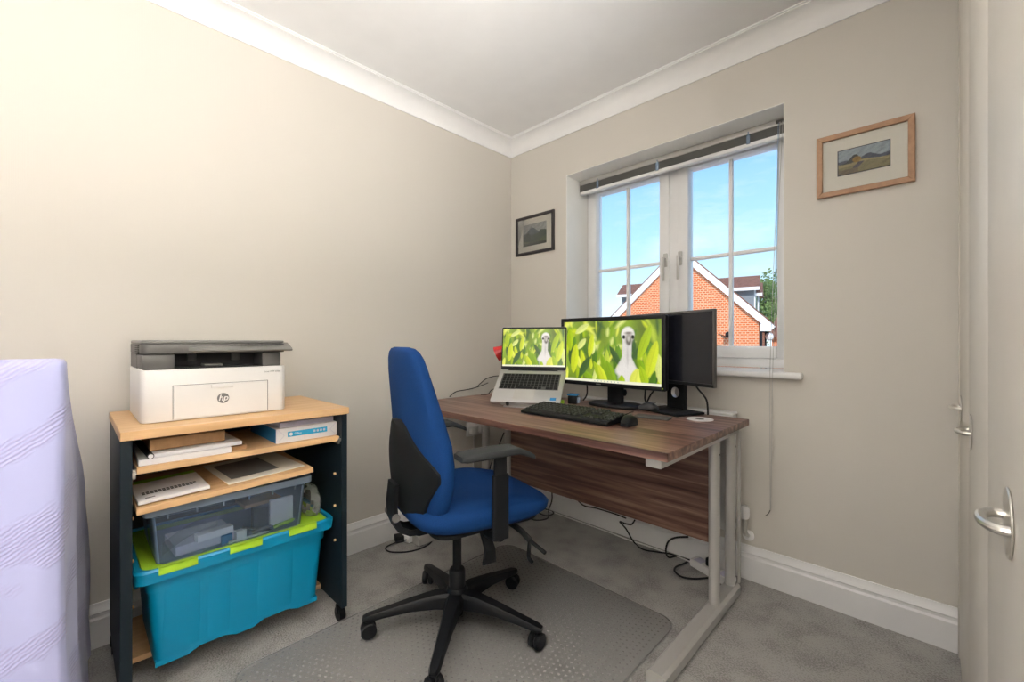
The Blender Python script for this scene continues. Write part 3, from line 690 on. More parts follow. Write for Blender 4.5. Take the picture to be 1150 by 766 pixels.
for r in range(6):
    y = .056-r*.0215 if r else .060
    if r < 5:
        for k_ in range(15): key(-.199+k_*.0190, y, .0170)
    else:
        for x, wd in ((-.196, .022), (-.172, .02), (-.149, .02), (-.085, .098), (-.02, .02), (.003, .02), (.026, .02), (.055, .022)): key(x, y, wd)
    if r not in (3,):
        for k_ in range(3):
            if r == 4 and k_ != 1: continue
            key(.100+k_*.0190, y, .0170)
    if r:
        for k_ in range(4): key(.163+k_*.0172, y, .0158)
o = ks.build('keys', 'key_plastic', kbd); o['kind'] = 'stuff'

# ---- mice
def mouse(loc, rz, label, m_, sc=1):
    t = thing('computer_mouse', loc, label, 'mouse', rz, )
    rings = []
    for i in range(11):
        v_ = i/10; y = -.052+.104*v_; wd = .030*(math.sin(PI*(.06+.88*v_))**.45)*(1-.08*math.sin(2*PI*v_)); hh = .036*math.sin(PI*(.08+.84*v_**1.15))**.8*(1.0 if v_ < .6 else 1-.25*(v_-.6))
        rings.append([(sc*wd*math.copysign(abs(math.cos(a))**.8, math.cos(a)), sc*y, .0015+sc*hh*max(0, math.sin(a))**.7) for a in [PI*k_/14 for k_ in range(15)]])
    b = B(); n = 15
    for i in range(10):
        for j in range(14): pass
    b.loft(rings, True, True); b.build('shell', m_, t)
    B().box((0, sc*.026, .0015+sc*.033), (.006, .022, .008), .0025, M=None).build('scroll_wheel', 'mid_grey_plastic', t)
    return t
p = at(703, 479, z=DZ); mouse((p.x, p.y+.02, DZ), R(12), 'glossy black wired mouse beside the keyboard', 'black_plastic')
p = at(739, 462, z=DZ); mouse((1.126, -.262, DZ+.0108), R(-60), 'matt dark mouse on the base of the switched-off monitor', 'key_plastic', .85)
q0 = at(697, 464, z=DZ+.003); q1 = at(716, 473, z=DZ+.003)
single(B().tube([(1.135, -.56, DZ+.008), (1.12, -.50, DZ+.003), (1.10, -.42, DZ+.003), (1.088, -.33, DZ+.003)], .0018, 6), 'mouse_cable', 'rubber', 'thin black mouse cable running back from the glossy mouse', 'cable')
p = at(733, 470.5, z=DZ)
single(B().prism(rrect(.072, .145, .008), .007, Tz(p.x, p.y, DZ+.0005, R(-80)), .002, 1), 'smartphone', 'dark_grey_plastic', 'dark phone lying flat between the two mice', 'phone')
p = at(786, 472, z=DZ)
co = thing('disc', (p.x, p.y, DZ), 'pale round disc lying near the front of the switched-off monitor', 'disc')
B().lathe([(.006, 0), (.052, 0), (.052, .0013), (.006, .0013)], 36, Tz(0, 0, .0005)).build('disc_body', 'white_plastic', co)
B().lathe([(.006, .0014), (.017, .0014), (.017, .0017), (.006, .0017)], 24, Tz(0, 0, .0005)).build('disc_hub', 'dark_grey_plastic', co)
# small blue and black boxy gadget by the keyboard
p = at(641, 455, z=DZ)
gd = thing('gadget_box', (p.x, p.y+.02, DZ), 'small blue and black box just behind the keyboard', 'gadget', R(20))
B().box((0, 0, .022), (.046, .046, .043), .006).build('black_body', 'black_plastic', gd)
B().box((0, .002, .047), (.052, .05, .008), .003).build('blue_lid', 'blue_print', gd)
B().box((.030, -.005, .022), (.012, .03, .03), .003).build('clear_side', 'rim_plastic', gd)
p = at(629, 456, z=DZ)
single(B().box((p.x, p.y+.01, DZ+.0125), (.014, .03, .024), .002), 'small_tin', 'lime_plastic', 'tiny lime tin touching the blue and black gadget', 'tin')

# ---- cables on and behind the desk
def cable(pts, r, m_, label, name='power_cable', n=7):
    return single(B().tube(pts, r, n), name, m_, label, 'cable')
cable([at(505, 446.5, z=DZ+.003), at(512, 441, z=DZ+.02), at(525, 438.5, z=DZ+.02), at(535, 436, z=DZ+.035), at(548, 431, z=DZ+.05)], .0028, 'rubber', 'black lead with a plug end left of the laptop', 'charging_lead')
cable([at(536, 435, z=DZ+.04), at(545, 427, z=DZ+.075), at(553, 424, z=DZ+.09), at(560, 423, z=DZ+.095)], .0028, 'rubber', 'black lead arching up to the laptop side', 'charging_lead')
cable([at(540, 444, z=DZ+.004), at(548, 443.5, z=DZ+.004), at(552, 439, z=DZ+.03), at(558, 438, z=DZ+.03), at(566, 442, z=DZ+.01)], .0025, 'rubber', 'small black cable loop low behind the laptop', 'charging_lead')
for i, (x, y, lab) in enumerate(((.74, -.215, 'black cable dropping left behind the lit monitor'), (1.07, -.215, 'black cable dropping right behind the lit monitor'))):
    cable([(x-.01, y, .90), (x+.01, y+.01, .83), (x+.005, y+.02, .77), (x-.025 if not i else x+.03, y+.03, .733)], .004, 'rubber', lab)
cable([(1.14, -.185, .90), (1.125, -.18, .84), (1.09, -.175, .79), (1.06, -.165, .735)], .004, 'rubber', 'black cable curving left behind the switched-off monitor')
cable([(1.30, -.22, .90), (1.325, -.215, .85), (1.36, -.205, .80), (1.365, -.20, .735)], .004, 'rubber', 'black cable hooking right behind the switched-off monitor')

# ================================================================ PICTURES ON THE WALL
def landscape(kind):
    W, H = (84, 52); rg = np.random.default_rng(4+kind); yy, xx = np.mgrid[0:H, 0:W]; u = xx/W; v = yy/H
    nse = sum(np.sin(u*rg.uniform(6, 40)+v*rg.uniform(6, 40)+rg.uniform(0, 6)) for _ in range(12))/12
    if kind == 0:
        img = np.ones((H, W, 3))*srgb(150, 152, 150)*(1+.25*u)[..., None]
        hill = .45-.28*np.exp(-((u-.34)/.22)**2)+.05*np.sin(u*9)
        img[v > hill] = srgb(82, 92, 100); img[v > .5+.06*np.sin(5*u+1)-.1*(u > .7)] = srgb(62, 76, 60)
        img[(v > .35+.35*np.abs(u-.2)*3) & (u < .33)] = srgb(48, 60, 48); img[v > .72+.1*np.sin(4*u)] = srgb(84, 92, 64); img[v > .85] = srgb(56, 60, 50)
    else:
        img = np.ones((H, W, 3))*srgb(150, 162, 170)*(1-.1*v)[..., None]
        img[v > .46-.12*np.exp(-((u-.62)/.15)**2)-.03*np.sin(u*14)] = srgb(78, 84, 96)
        img[(v > .55-.3*np.exp(-((u-.33)/.12)**2)) & (u < .55)] = srgb(52, 54, 50)
        img[v > .55+.04*np.sin(9*u)] = srgb(150, 140, 100); img[v > .66+.05*np.sin(6*u+1)] = srgb(126, 118, 84)
        img[(np.hypot((u-.37)*1.4, v-.47) < .12)] = srgb(140, 110, 52)
        img[(np.abs(u-.45+.55*(v-.6)) < .06) & (v > .58)] = srgb(66, 62, 68); img[(v > .8) & (u < .4)] = srgb(104, 92, 70)
    img = img*(1+.35*nse+rg.normal(0, .07, (H, W)))[..., None]
    return np.clip(img, 0, 1)
def framed(name, x0, x1, z0, z1, fwid, dep, fm, gm, img, iw, ih, label, dz=0):
    w_, h_ = x1-x0, z1-z0
    t = thing(name, ((x0+x1)/2, -.001, z0), label, 'picture')
    cz = h_/2
    for sx in (-1, 1): B().prism([(sx*w_/2, 0), (sx*w_/2, h_), (sx*(w_/2-fwid), h_-fwid), (sx*(w_/2-fwid), fwid)], dep, FRONT, .0015, 1).build('frame_rail', fm, t)
    for a, b_ in ((0, fwid), (h_, h_-fwid)): B().prism([(-w_/2, a), (w_/2, a), (w_/2-fwid, b_), (-w_/2+fwid, b_)], dep, FRONT, .0015, 1).build('frame_rail', fm, t)
    B().box((0, -.003, cz), (w_-2*fwid+.004, .004, h_-2*fwid+.004)).build('mount', 'mount_card', t)
    B().box((0, -.0055, cz+dz), (iw+.006, .0012, ih+.006)).build('mount_edge', gm, t)
    picture('painting', img, iw, ih, Matrix.Translation((0, -.0067, cz+dz)) @ FRONT, 'print_picture', t)
    B().box((0, -.0095, cz), (w_-2*fwid+.002, .0012, h_-2*fwid+.002)).build('glazing', 'picture_glass', t)
framed('framed_picture', .049, .374, 1.615, 1.866, .017, .016, 'off_black_frame', 'mount_card', landscape(0), .200, .140, 'small dark framed mountain landscape in a cream mount left of the window')
framed('framed_picture', 1.718, 2.006, 1.616, 1.855, .0195, .018, 'oak', 'dark_print', landscape(1), .150, .092, 'oak framed country landscape in a white mount right of the window', .004)

# ================================================================ OFFICE CHAIR
CRZ = R(76-90)
ch = thing('office_chair', (.795, -1.101, 0), 'blue fabric swivel office chair with black armrests at the desk', 'chair', CRZ)
def caster(x, y, ang, parent, rad=.027):
    c = B(); d = Vector((math.cos(ang), math.sin(ang), 0)); n = Vector((-d.y, d.x, 0)); p0 = Vector((x, y, rad+.0052))
    for s_ in (-1, 1): c.lathe([(.006, 0), (rad-.004, 0), (rad, .004), (rad, .014), (rad-.004, .018), (.006, .018)], 22, Matrix.Translation(p0+n*(s_*.013)-n*.009*(1)) @ n.to_track_quat('Z', 'Y').to_matrix().to_4x4())
    c.build('caster_wheels', 'black_plastic', parent)
    B().box(tuple(p0+Vector((0, 0, .016))), (.036, .010, .036), .004, rot=(0, 0, ang)).cyl(p0+Vector((0, 0, .02)), p0+Vector((0, 0, .05)), .006).build('caster_fork', 'soft_black', parent)
for i in range(5):
    a = R(21.2+72*i)-CRZ; d = Vector((math.cos(a), math.sin(a), 0)); n = Vector((-d.y, d.x, 0)); rings = []
    for s_, w_, zt, zb in ((.03, .030, .135, .075), (.08, .027, .134, .082), (.17, .022, .118, .082), (.26, .019, .098, .072), (.315, .018, .086, .064), (.332, .012, .080, .066)):
        p = d*s_
        rings.append([tuple(p+n*(w_*cx)+Vector((0, 0, z))) for cx, z in ((-1, zb+.004), (-.8, zb), (.8, zb), (1, zb+.004), (1, zt-.012), (.7, zt-.001), (0, zt), (-.7, zt-.001), (-1, zt-.012))])
    lg = B().loft(rings).build('base_leg', 'black_plastic', ch)
    caster(d.x*.312, d.y*.312, a+R(70+40*i), lg)
B().lathe([(.036, .072), (.040, .085), (.040, .135), (.034, .148), (.030, .150), (.030, .205), (.026, .212)], 24).build('base_hub', 'black_plastic', ch)
B().lathe([(.022, .045), (.022, .09), (.016, .1), (.016, .40)], 20).build('gas_column', 'soft_black', ch)
B().box((0, .01, .405), (.17, .24, .045), .014).box((0, -.11, .40), (.09, .12, .04), .012).build('tilt_mechanism', 'black_plastic', ch)
# seat cushion: stacked superellipse outlines
def sup(a, b, n_, cx, cy, z, k=40, dip=0):
    r_ = []
    for i in range(k):
        t = 2*PI*i/k; c, s_ = math.cos(t), math.sin(t)
        x = a*math.copysign(abs(c)**(2/n_), c); y = b*math.copysign(abs(s_)**(2/n_), s_)
        r_.append((cx+x*(1-.10*(-y/b if y < 0 else 0)), cy+y, z-dip*max(0, y/b)**2))
    return r_
se = [sup(.185, .185, 3.5, 0, .045, .418, dip=-.01), sup(.225, .232, 4, 0, .045, .424, dip=0), sup(.244, .250, 4.2, 0, .045, .443, dip=.004), sup(.248, .255, 4.2, 0, .045, .468, dip=.012), sup(.240, .248, 4, 0, .045, .487, dip=.022),
      sup(.222, .230, 3.8, 0, .045, .499, dip=.03), sup(.17, .18, 3.2, 0, .045, .506, dip=.03), sup(.09, .10, 2.5, 0, .03, .505, dip=.01), sup(.02, .02, 2, 0, .02, .503)]
B().loft(se).build('seat', 'blue_fabric', ch, ang=80).location.z = .012
B().prism(rrect(.40, .40, .06, cx=0, cy=.045), .012, Tz(0, 0, .419)).build('seat_pan', 'soft_black', ch)
# backrest
BK = [(.440, -.148, .20, .028), (.452, -.150, .28, .052), (.48, -.155, .36, .075), (.54, -.160, .43, .086), (.60, -.162, .465, .09), (.66, -.164, .472, .09), (.72, -.168, .458, .088), (.80, -.178, .415, .080), (.88, -.190, .368, .073), (.95, -.200, .320, .068), (.99, -.205, .285, .062), (1.012, -.208, .25, .052), (1.024, -.210, .21, .036), (1.029, -.211, .15, .014)]
def bkat(z):
    for i in range(len(BK)-1):
        if BK[i][0] <= z <= BK[i+1][0]:
            t = (z-BK[i][0])/(BK[i+1][0]-BK[i][0]); return [BK[i][j]*(1-t)+BK[i+1][j]*t for j in range(4)]
    return BK[-1]
CURV = .6
def bring(z, yc, w_, th, k=44, n_=3.2):
    r_ = []
    for i in range(k):
        t = 2*PI*i/k; c, s_ = math.cos(t), math.sin(t); x = w_/2*math.copysign(abs(c)**(2/n_), c); y = th/2*math.copysign(abs(s_)**(2/n_), s_)
        r_.append((x, yc+y+CURV*x*x, z))
    return r_
zs = sorted(set([b_[0] for b_ in BK]+[.46, .51, .57, .63, .69, .76, .84, .915]))
B().loft([bring(*bkat(z)) for z in zs]).build('backrest', 'blue_fabric', ch, ang=80)
def shell_w(z):
    pts = [(.452, .10), (.50, .15), (.56, .19), (.61, .224), (.640, .226), (.665, .205), (.69, .165), (.72, .12), (.75, .085), (.775, .055), (.785, .02)]
    for i in range(len(pts)-1):
        if pts[i][0] <= z <= pts[i+1][0]:
            t = (z-pts[i][0])/(pts[i+1][0]-pts[i][0]); return pts[i][1]*(1-t)+pts[i+1][1]*t
    return pts[-1][1]
rows = []; NZ, NX = 22, 15
for i in range(NZ):
    z = .452+(.785-.452)*i/(NZ-1); _, yc, w_, th = bkat(z); hw = shell_w(z); row = []
    for j in range(NX):
        x = hw*(-1+2*j/(NX-1)); q = min(.999, abs(x)/(w_/2)); y = yc-th/2*(1-q**3.2)**(1/3.2)+CURV*x*x-.010-.014*(1-(j/(NX-1)*2-1)**2)
        row.append((x, y, z))
    rows.append(row)
b = B(); inner = [[(x, y+.016, z) for x, y, z in r_] for r_ in rows]
b.loft([r_+inner[i][::-1] for i, r_ in enumerate(rows)])
b.build('back_shell', 'soft_black', ch, ang=50)
# J-shaped back bar
jb = [(-.236, .57, .040, .014), (-.242, .50, .042, .016), (-.240, .455, .042, .018), (-.225, .420, .042, .020), (-.19, .400, .042, .020), (-.13, .394, .042, .020), (-.06, .397, .042, .020)]
rings = []
for i, (y, z, w_, th) in enumerate(jb):
    a, c = jb[max(0, i-1)], jb[min(len(jb)-1, i+1)]; d = Vector((0, c[0]-a[0], c[1]-a[1])).normalized(); nn = Vector((0, -d.z, d.y))
    rings.append([tuple(Vector((sx*w_, y, z))+nn*(sn*th/2)) for sx, sn in ((-1, -1), (1, -1), (1, 1), (-1, 1))])
jo = B().loft(rings).build('back_bar', 'black_plastic', ch)
for sx in (-1, 1): B().cyl((sx*.040, -.240, .462), (sx*.046, -.240, .462), .014).build('pivot_cap', 'mid_grey_plastic', jo)
# arms
for sx in (-1, 1):
    ar = B().tube([(sx*.10, .03, .405), (sx*.20, .03, .404), (sx*.262, .035, .420)], .015, 10)
    ar.loft([[(sx*.258+a*.5, .035+b_, z) for a, b_ in rrect(.036 if z < .62 else .030, .058 if z < .62 else .046, .010, 3)] for z in (.412, .50, .619, .62, .68)])
    ao = ar.build('armrest', 'black_plastic', ch)
    px = sx*.262
    pd = [(-.115, .694, .036, .014), (-.10, .695, .046, .017), (-.04, .696, .048, .018), (.05, .697, .046, .018), (.085, .696, .043, .017), (.125, .680, .038, .015), (.150, .667, .032, .012)]
    rr = []
    for y, z, w_, th in pd: rr.append([(px+a, y, z+b_) for a, b_ in rrect(w_*2*.9, th*2*.62, min(.007, th*.5), 3)])
    B().loft(rr).build('arm_pad', 'arm_grey', ao)
# levers under the seat, right side
lv = B().loft([[(.15+a, .03+b_, .412) for a, b_ in ((-.012, -.014), (.012, -.014), (.012, .014), (-.012, .014))], [(.215+a, .02+b_, .365) for a, b_ in ((-.006, -.018), (.006, -.018), (.006, .018), (-.006, .018))], [(.225+a, .012+b_, .325) for a, b_ in ((-.004, -.024), (.004, -.024), (.004, .024), (-.004, .024))]])
lv.build('height_lever', 'soft_black', ch)
B().tube([(.12, .13, .405), (.19, .15, .392), (.235, .165, .368)], .010, 8).tube([(.235, .165, .368), (.250, .18, .352), (.290, .19, .340)], .007, 8).build('tilt_lever', 'soft_black', ch)
B().tube([(.235, .165, .366), (.225, .168, .330), (.222, .17, .300), (.240, .172, .292)], .0065, 8).build('tension_crank', 'soft_black', ch)

# ================================================================ CHAIR MAT
cm = thing('chair_mat', (.92, -1.3, 0), 'clear studded plastic chair mat on the carpet under the blue chair', 'chair mat')
MX0, MX1, MY0, MY1 = .468, 1.375, -1.75, -.515
B().prism(rrect(MX1-MX0, MY1-MY0, .07, 8, (MX0+MX1)/2, (MY0+MY1)/2), .003, Tz(0, 0, .0008)).build('sheet', 'mat_plastic', cm, True)
sb = B(); octg = [(math.cos(PI*k/3), math.sin(PI*k/3)) for k in range(6)]
x = MX0+.02; i = 0
while x < MX1-.015:
    y = MY0+.02+(.011 if i % 2 else 0)
    while y < MY1-.012:
        sb.add([(x+.0042*a, y+.0042*c, .0037) for a, c in octg]+[(x+.002*a, y+.002*c, .0049) for a, c in octg], [(6, 7, 8, 9, 10, 11)]+[(k, (k+1) % 6, 6+(k+1) % 6, 6+k) for k in range(6)])
        y += .022
    x += .019; i += 1
clearmat('stud_plastic', (.97, .97, .97), (.62, .61, .59), .22, .15)
o = sb.build('grip_studs', 'stud_plastic', cm, True); o['kind'] = 'stuff'
rim = B(); rp = rrect(MX1-MX0-.006, MY1-MY0-.006, .068, 8, (MX0+MX1)/2, (MY0+MY1)/2)
rim.tube([(a, c, .0035) for a, c in rp]+[(rp[0][0], rp[0][1], .0035)], .0022, 6, smooth=False).build('rolled_edge', 'stud_plastic', cm, True)

# ================================================================ PRINTER STAND AND ITS LOAD
ps = thing('printer_stand', (.262, -1.69, 0), 'beech topped printer stand with navy side panels on castors', 'printer stand')
SX0, SX1, SY0, SY1, SZ = .020, .507, -2.006, -1.378, .805
B().bb(SX0, SX1, SY0, SY1, SZ-.024, SZ, .0015, 1).build('top_board', 'beech', ps, True)
for y0, y1 in ((SY0+.001, SY0+.026), (SY1-.022, SY1-.001)):
    pn = B().bb(.035, .492, y0, y1, .062, SZ-.0245, .001, 1).build('side_panel', 'navy_board', ps, True)
    sgn = 1 if y0 < -1.8 else -1; yi = y1 if sgn > 0 else y0
    for z in (.30, .43, .55): B().cyl((.44, yi, z), (.44, yi+sgn*.007, z), .0045, n=10).build('shelf_peg', 'beech', pn, True)
    for xx in (.085, .455):
        yy = (y0+y1)/2
        cb = B().cyl((xx, yy-.011, .0265), (xx, yy+.011, .0265), .025, n=20).bb(xx-.012, xx+.012, yy-.014, yy+.014, .03, .062, .003)
        cb.build('castor', 'black_plastic', pn, True)
B().bb(.036, .046, SY0+.027, SY1-.023, .30, SZ-.0245).build('back_panel', 'navy_board', ps, True)
B().bb(.047, .305, SY0+.027, SY1-.023, .064, .080).build('bottom_shelf', 'beech', ps, True)
sh = B().bb(.095, .482, SY0+.036, SY1-.027, .681, .699, .001, 1).build('pull_out_shelf', 'beech', ps, True)
for y in (SY0+.0315, SY1-.0245): B().bb(.10, .475, y-.004, y+.003, .668, .694).cyl((.47, y-.002, .685), (.487, y-.002, .685), .006).build('runner', 'brushed_steel', sh, True)

# ---- printer (front faces into the room)
pr_ = thing('laser_printer', (.225, -1.758, SZ), 'white and grey laser printer on top of the printer stand', 'printer', PI/2)
PW, PD = .396, .352; y0 = -PD/2-.004
def rb(b, w_, d_, r_, z0, z1, cy=0, bev=0): return b.prism(rrect(w_, d_, r_, 6, 0, cy), z1-z0, Tz(0, 0, z0), bev, 2)
rb(B(), PW, PD, .024, .0015, .158, 0, .003).build('white_body', 'white_plastic', pr_)
# upper body with an output slot: back block and two shoulders
ub = B().bb(-PW/2+.004, PW/2-.004, -.02, PD/2-.002, .158, .205); ub.bb(-PW/2+.004, -PW/2+.082, -PD/2+.006, -.02, .158, .205, .006); ub.bb(PW/2-.072, PW/2-.012, -PD/2+.02, -.02, .158, .205, .004)
ub.build('upper_body', 'dark_grey_plastic', pr_)
B().bb(-PW/2+.083, PW/2-.073, -.06, -.021, .1585, .2045).bb(-PW/2+.083, PW/2-.073, -PD/2+.012, -.06, .1582, .1625).build('output_slot', 'rubber', pr_)
for x in (-.06, .065): B().bb(x-.012, x+.012, -.075, -.061, .178, .203, .003).build('slot_guide', 'dark_grey_plastic', pr_)
B().bb(-.035, .015, -.13, -.07, .163, .171, .002).build('paper_stop', 'mid_grey_plastic', pr_)
sc_ = B(); rb(sc_, PW-.004, PD-.002, .02, .206, .236, 0, .002); sc_.build('scanner_base', 'dark_grey_plastic', pr_)
lp = [(-PW/2+.001, -.10), (-PW/2+.001, PD/2), (PW/2-.004, PD/2), (PW/2-.004, -.10)]
B().prism(rrect(PW-.006, PD-.004, .02, 6), .010, Tz(0, 0, .237), .003, 2).build('scanner_lid', 'mid_grey_plastic', pr_)
# swept control panel projecting at the front right
cp = []
for k in range(13):
    t = k/12; x = -PW/2+.10+(PW-.088)*t; f = min(1, t/.3); f = f*f*(3-2*f)
    yf = -PD/2+.004-.030*f; zt = .236-.012*f
    cp.append([(x, -PD/2+.03, .212), (x, yf+.004, .211), (x, yf, .215), (x, yf, zt-.008), (x, yf+.006, zt-.003), (x, -PD/2+.03, .240)])
B().loft(cp).build('control_panel', 'mid_grey_plastic', pr_)
bt = B()
for x in (.06, .08, .10, .12, .165): bt.cyl((x, -PD/2-.008, .231), (x, -PD/2-.008, .2345), .006, n=12)
bt.build('panel_buttons', 'dark_grey_plastic', pr_)
yf = -PD/2
tr = B().bb(-.122, .136, yf-.0022, yf+.002, .006, .108, .0015, 1); tro = tr.build('paper_tray_door', 'white_plastic', pr_)
gr = B()
for a_, b_, c_2, d_2 in ((-.1240, -.1225, .006, .110), (.1365, .138, .006, .110), (-.1240, .138, .1085, .110)): gr.bb(a_, b_, yf-.0008, yf+.001, c_2, d_2)
gr.build('door_gap', 'grey_print', pr_)
B().bb(-.026, .034, yf-.0050, yf-.002, .094, .107, .002).build('finger_grip', 'white_plastic', tro)
Ml2 = Matrix.Translation((.006, yf-.0026, .060)) @ FRONT
lg = B().prism([(.0165*math.cos(2*PI*i/36), .0165*math.sin(2*PI*i/36)) for i in range(36)], .0008, Ml2).build('round_logo', 'grey_print', pr_)
text('hp', .027, Ml2 @ Tz(0, .0005, .0012), .0003, .25, .0004).build('logo_letters', 'white_plastic', lg)
text('Laser MFP 135w', .0075, Matrix.Translation((.152, yf-.0006, .139)) @ FRONT, .0002).build('model_lettering', 'grey_print', pr_)
vn = B()
for k in range(5): vn.bb(-PW/2-.0003, -PW/2+.002, -.12, -.02, .205+k*.006-.0, .2075+k*.006)
vn.build('side_vents', 'soft_black', pr_)
B().bb(PW/2-.001, PW/2+.004, -.02, .0, .11, .122, .001).build('side_latch', 'mid_grey_plastic', pr_)

# ---- things on the pull-out shelf
SH = .6992
def slab_thing(name, m_, cx, cy, z, lx, ly, h, rz, label, cat, bev=.0008, group=None):
    return single(B().box((0, 0, 0), (lx, ly, h), bev, 1, M=Tz(cx, cy, z+h/2, rz)), name, m_, label, cat, (cx, cy, z), group)
rm = thing('paper_ream', (.312, -1.5075, SH), 'white and blue wrapped ream of printer paper on the pull-out shelf', 'paper ream')
B().box((0, 0, .0255), (.295, .208, .05), .002, 2).build('paper_block', 'paper', rm)
B().box((-.0, -.1043, .0255), (.290, .001, .047)).build('blue_side', 'blue_print', rm)
lb = B().box((.1479, .0, .028), (.001, .135, .018)).build('blue_band', 'cyan_print', rm)
Mf = Matrix.Translation((.1485, 0, .028)) @ Matrix.Rotation(PI/2, 4, 'Z') @ FRONT
B().prism([(-.057+.006*math.cos(2*PI*i/20), .006*math.sin(2*PI*i/20)) for i in range(20)], .0004, Mf).build('band_logo', 'paper', lb)
text('Office', .010, Mf @ Tz(-.034, 0, 0), .0002).build('band_lettering', 'paper', lb)
ic = B()
for k in range(4): ic.prism(rrect(.0075, .0085, .002, 2, .022+k*.0115, 0), .0003, Mf)
ic.build('band_icons', 'lilac_paper', lb)
fl = B()
for sy in (-1, 1):
    for (ya, za, yb_, zb_) in ((.098, .005, .078, .0255), (.098, .047, .078, .0255)):
        fl.cyl((.1478, sy*ya, za), (.1478, sy*yb_, zb_), .0006, n=5)
fl.build('wrapper_folds', 'lilac_paper', rm)
slab_thing('paper_stack', 'lilac_paper', .300, -1.507, SH+.0512, .285, .188, .017, R(2), 'loose lilac tinted paper stack lying on the wrapped ream', 'paper')
slab_thing('paper_stack', 'paper', .325, -1.852, SH, .29, .222, .017, R(-1), 'lower white paper stack at the left of the pull-out shelf', 'paper')
bi = thing('spiral_notebook', (.318, -1.828, SH+.0174), 'white spiral notebook between the paper stack and the brown box', 'notebook', R(1.5))
B().box((0, 0, .006), (.29, .225, .011), .001).build('pages', 'paper', bi)
B().cyl((-.14, -.115, .007), (.147, -.115, .007), .008, n=14).build('spiral_binding', 'black_plastic', bi)
B().cyl((.1475, -.115, .007), (.149, -.115, .007), .006, n=14).build('binding_end', 'paper', bi)
slab_thing('brown_box', 'cardboard', .315, -1.848, SH+.0328, .25, .185, .034, R(1), 'flat brown cardboard box at the top left of the pull-out shelf', 'box', .002)
slab_thing('card_packet', 'cardboard', .355, -1.722, SH, .19, .045, .012, R(2), 'small brown card packet beside the paper stacks', 'packet')

# ---- big teal storage bin with lime lid
tb = thing('storage_bin', (.24, -1.694, .0805), 'large teal plastic storage bin with lime lid at the stand bottom', 'storage bin')
bz0, bz1 = .0808, .394
def binring(z, x0, x1, y0, y1, r_=.03, n_=4): return [(a, c, z) for a, c in rrect(x1-x0, y1-y0, r_, n_, (x0+x1)/2, (y0+y1)/2)]
bins = [(0, .085, .405, -1.925, -1.452), (.25, .083, .412, -1.930, -1.448), (.78, .076, .425, -1.941, -1.437), (.785, .072, .432, -1.946, -1.432), (1, .070, .435, -1.948, -1.430)]
B().loft([binring(bz0+.013+(bz1-bz0-.031)*f, *r_) for f, *r_ in bins]).build('tub', 'teal_plastic', tb, True)
def foot(ya, yb_, sa, sb_):          # foot with a concave flank where an arch starts
    p = [(ya, bz0), (yb_, bz0)]
    if sb_: p += [(yb_+.052*k/5, bz0+.0145*math.sin(k/5*PI/2)) for k in range(1, 6)]
    p += [(yb_+(.053 if sb_ else 0), bz0+.0155), (ya-(.053 if sa else 0), bz0+.0155)]
    if sa: p += [(ya-.052*k/5, bz0+.0145*math.sin(k/5*PI/2)) for k in range(5, 0, -1)]
    return B().loft([[(x, y, z) for y, z in p] for x in (.09, .4045)])
foot(-1.922, -1.845, False, True).build('foot', 'teal_plastic', tb, True)
foot(-1.715, -1.665, True, True).build('foot', 'teal_plastic', tb, True)
foot(-1.525, -1.455, True, False).build('foot', 'teal_plastic', tb, True)
B().loft([binring(z, *r_) for z, *r_ in ((.356, .066, .440, -1.955, -1.424), (.356, .054, .458, -1.972, -1.412), (.388, .052, .461, -1.975, -1.409), (.394, .056, .457, -1.971, -1.413), (.394, .064, .449, -1.958, -1.424), (.364, .066, .447, -1.956, -1.426))]).build('rim', 'teal_plastic', tb, True)
B().loft([binring(z, .068, .445, -1.954, -1.428, .02) for z in (.3645, .3875)]).build('lid', 'lime_plastic', tb, True)
for yc in (-1.875, -1.70, -1.525):
    B().bb(.4485, .4655, yc-.046, yc+.046, .3945, .3985, .001).bb(.4605, .4655, yc-.046, yc+.046, .376, .3985, .001).build('clip', 'lime_plastic', tb, True)
for yc, yd in ((-1.86, .05), (-1.765, .035), (-1.60, .06)):
    B().loft([[(x, yc-yd, z), (x, yc+yd, z), (x+.006, yc+yd-.012, z), (x+.006, yc-yd+.012, z)] for x, z in ((.4035, .112), (.411, .18), (.4225, .322))]).build('moulded_panel', 'teal_plastic', tb, True)
for yc in (-1.965, -1.418): B().bb(.36, .41, yc-.006, yc+.006, .335, .357, .002).build('rim_gusset', 'teal_plastic', tb, True)

# ---- clear box with oddments
cb = thing('clear_box', (.255, -1.72, .385), 'clear lidless plastic box of stationery standing on the teal bin', 'storage box')
cz0, cz1 = .3882, .566
CXA, CXB, CYA, CYB = .10, .432, -1.930, -1.508
outr = [(cz0, CXA+.015, CXB-.010, CYA+.012, CYB-.012), (cz0+.004, CXA+.011, CXB-.006, CYA+.008, CYB-.008), (.535, CXA, CXB+.004, CYA-.004, CYB+.004), (.5355, CXA-.002, CXB+.008, CYA-.008, CYB+.008), (cz1, CXA-.003, CXB+.009, CYA-.009, CYB+.009)]
innr = [(z if k else z+.003, a+.0025, b_-.0025, c-.0025+.005, d-.0025) for k, (z, a, b_, c, d) in enumerate(outr)]
B().loft([binring(z, *r_, .02) for z, *r_ in outr]+[binring(z, *r_, .018) for z, *r_ in innr[::-1]], True).build('tub', 'clear_plastic', cb, True)
B().loft([binring(z, a, b_, c, d, .02) for z, a, b_, c, d in ((.544, CXA-.004, CXB+.010, CYA-.010, CYB+.010), (.544, CXA-.014, CXB+.022, CYA-.024, CYB+.020), (.566, CXA-.014, CXB+.022, CYA-.024, CYB+.020), (.566, CXA-.004, CXB+.010, CYA-.010, CYB+.010))], False).build('rim', 'rim_plastic', cb, True)
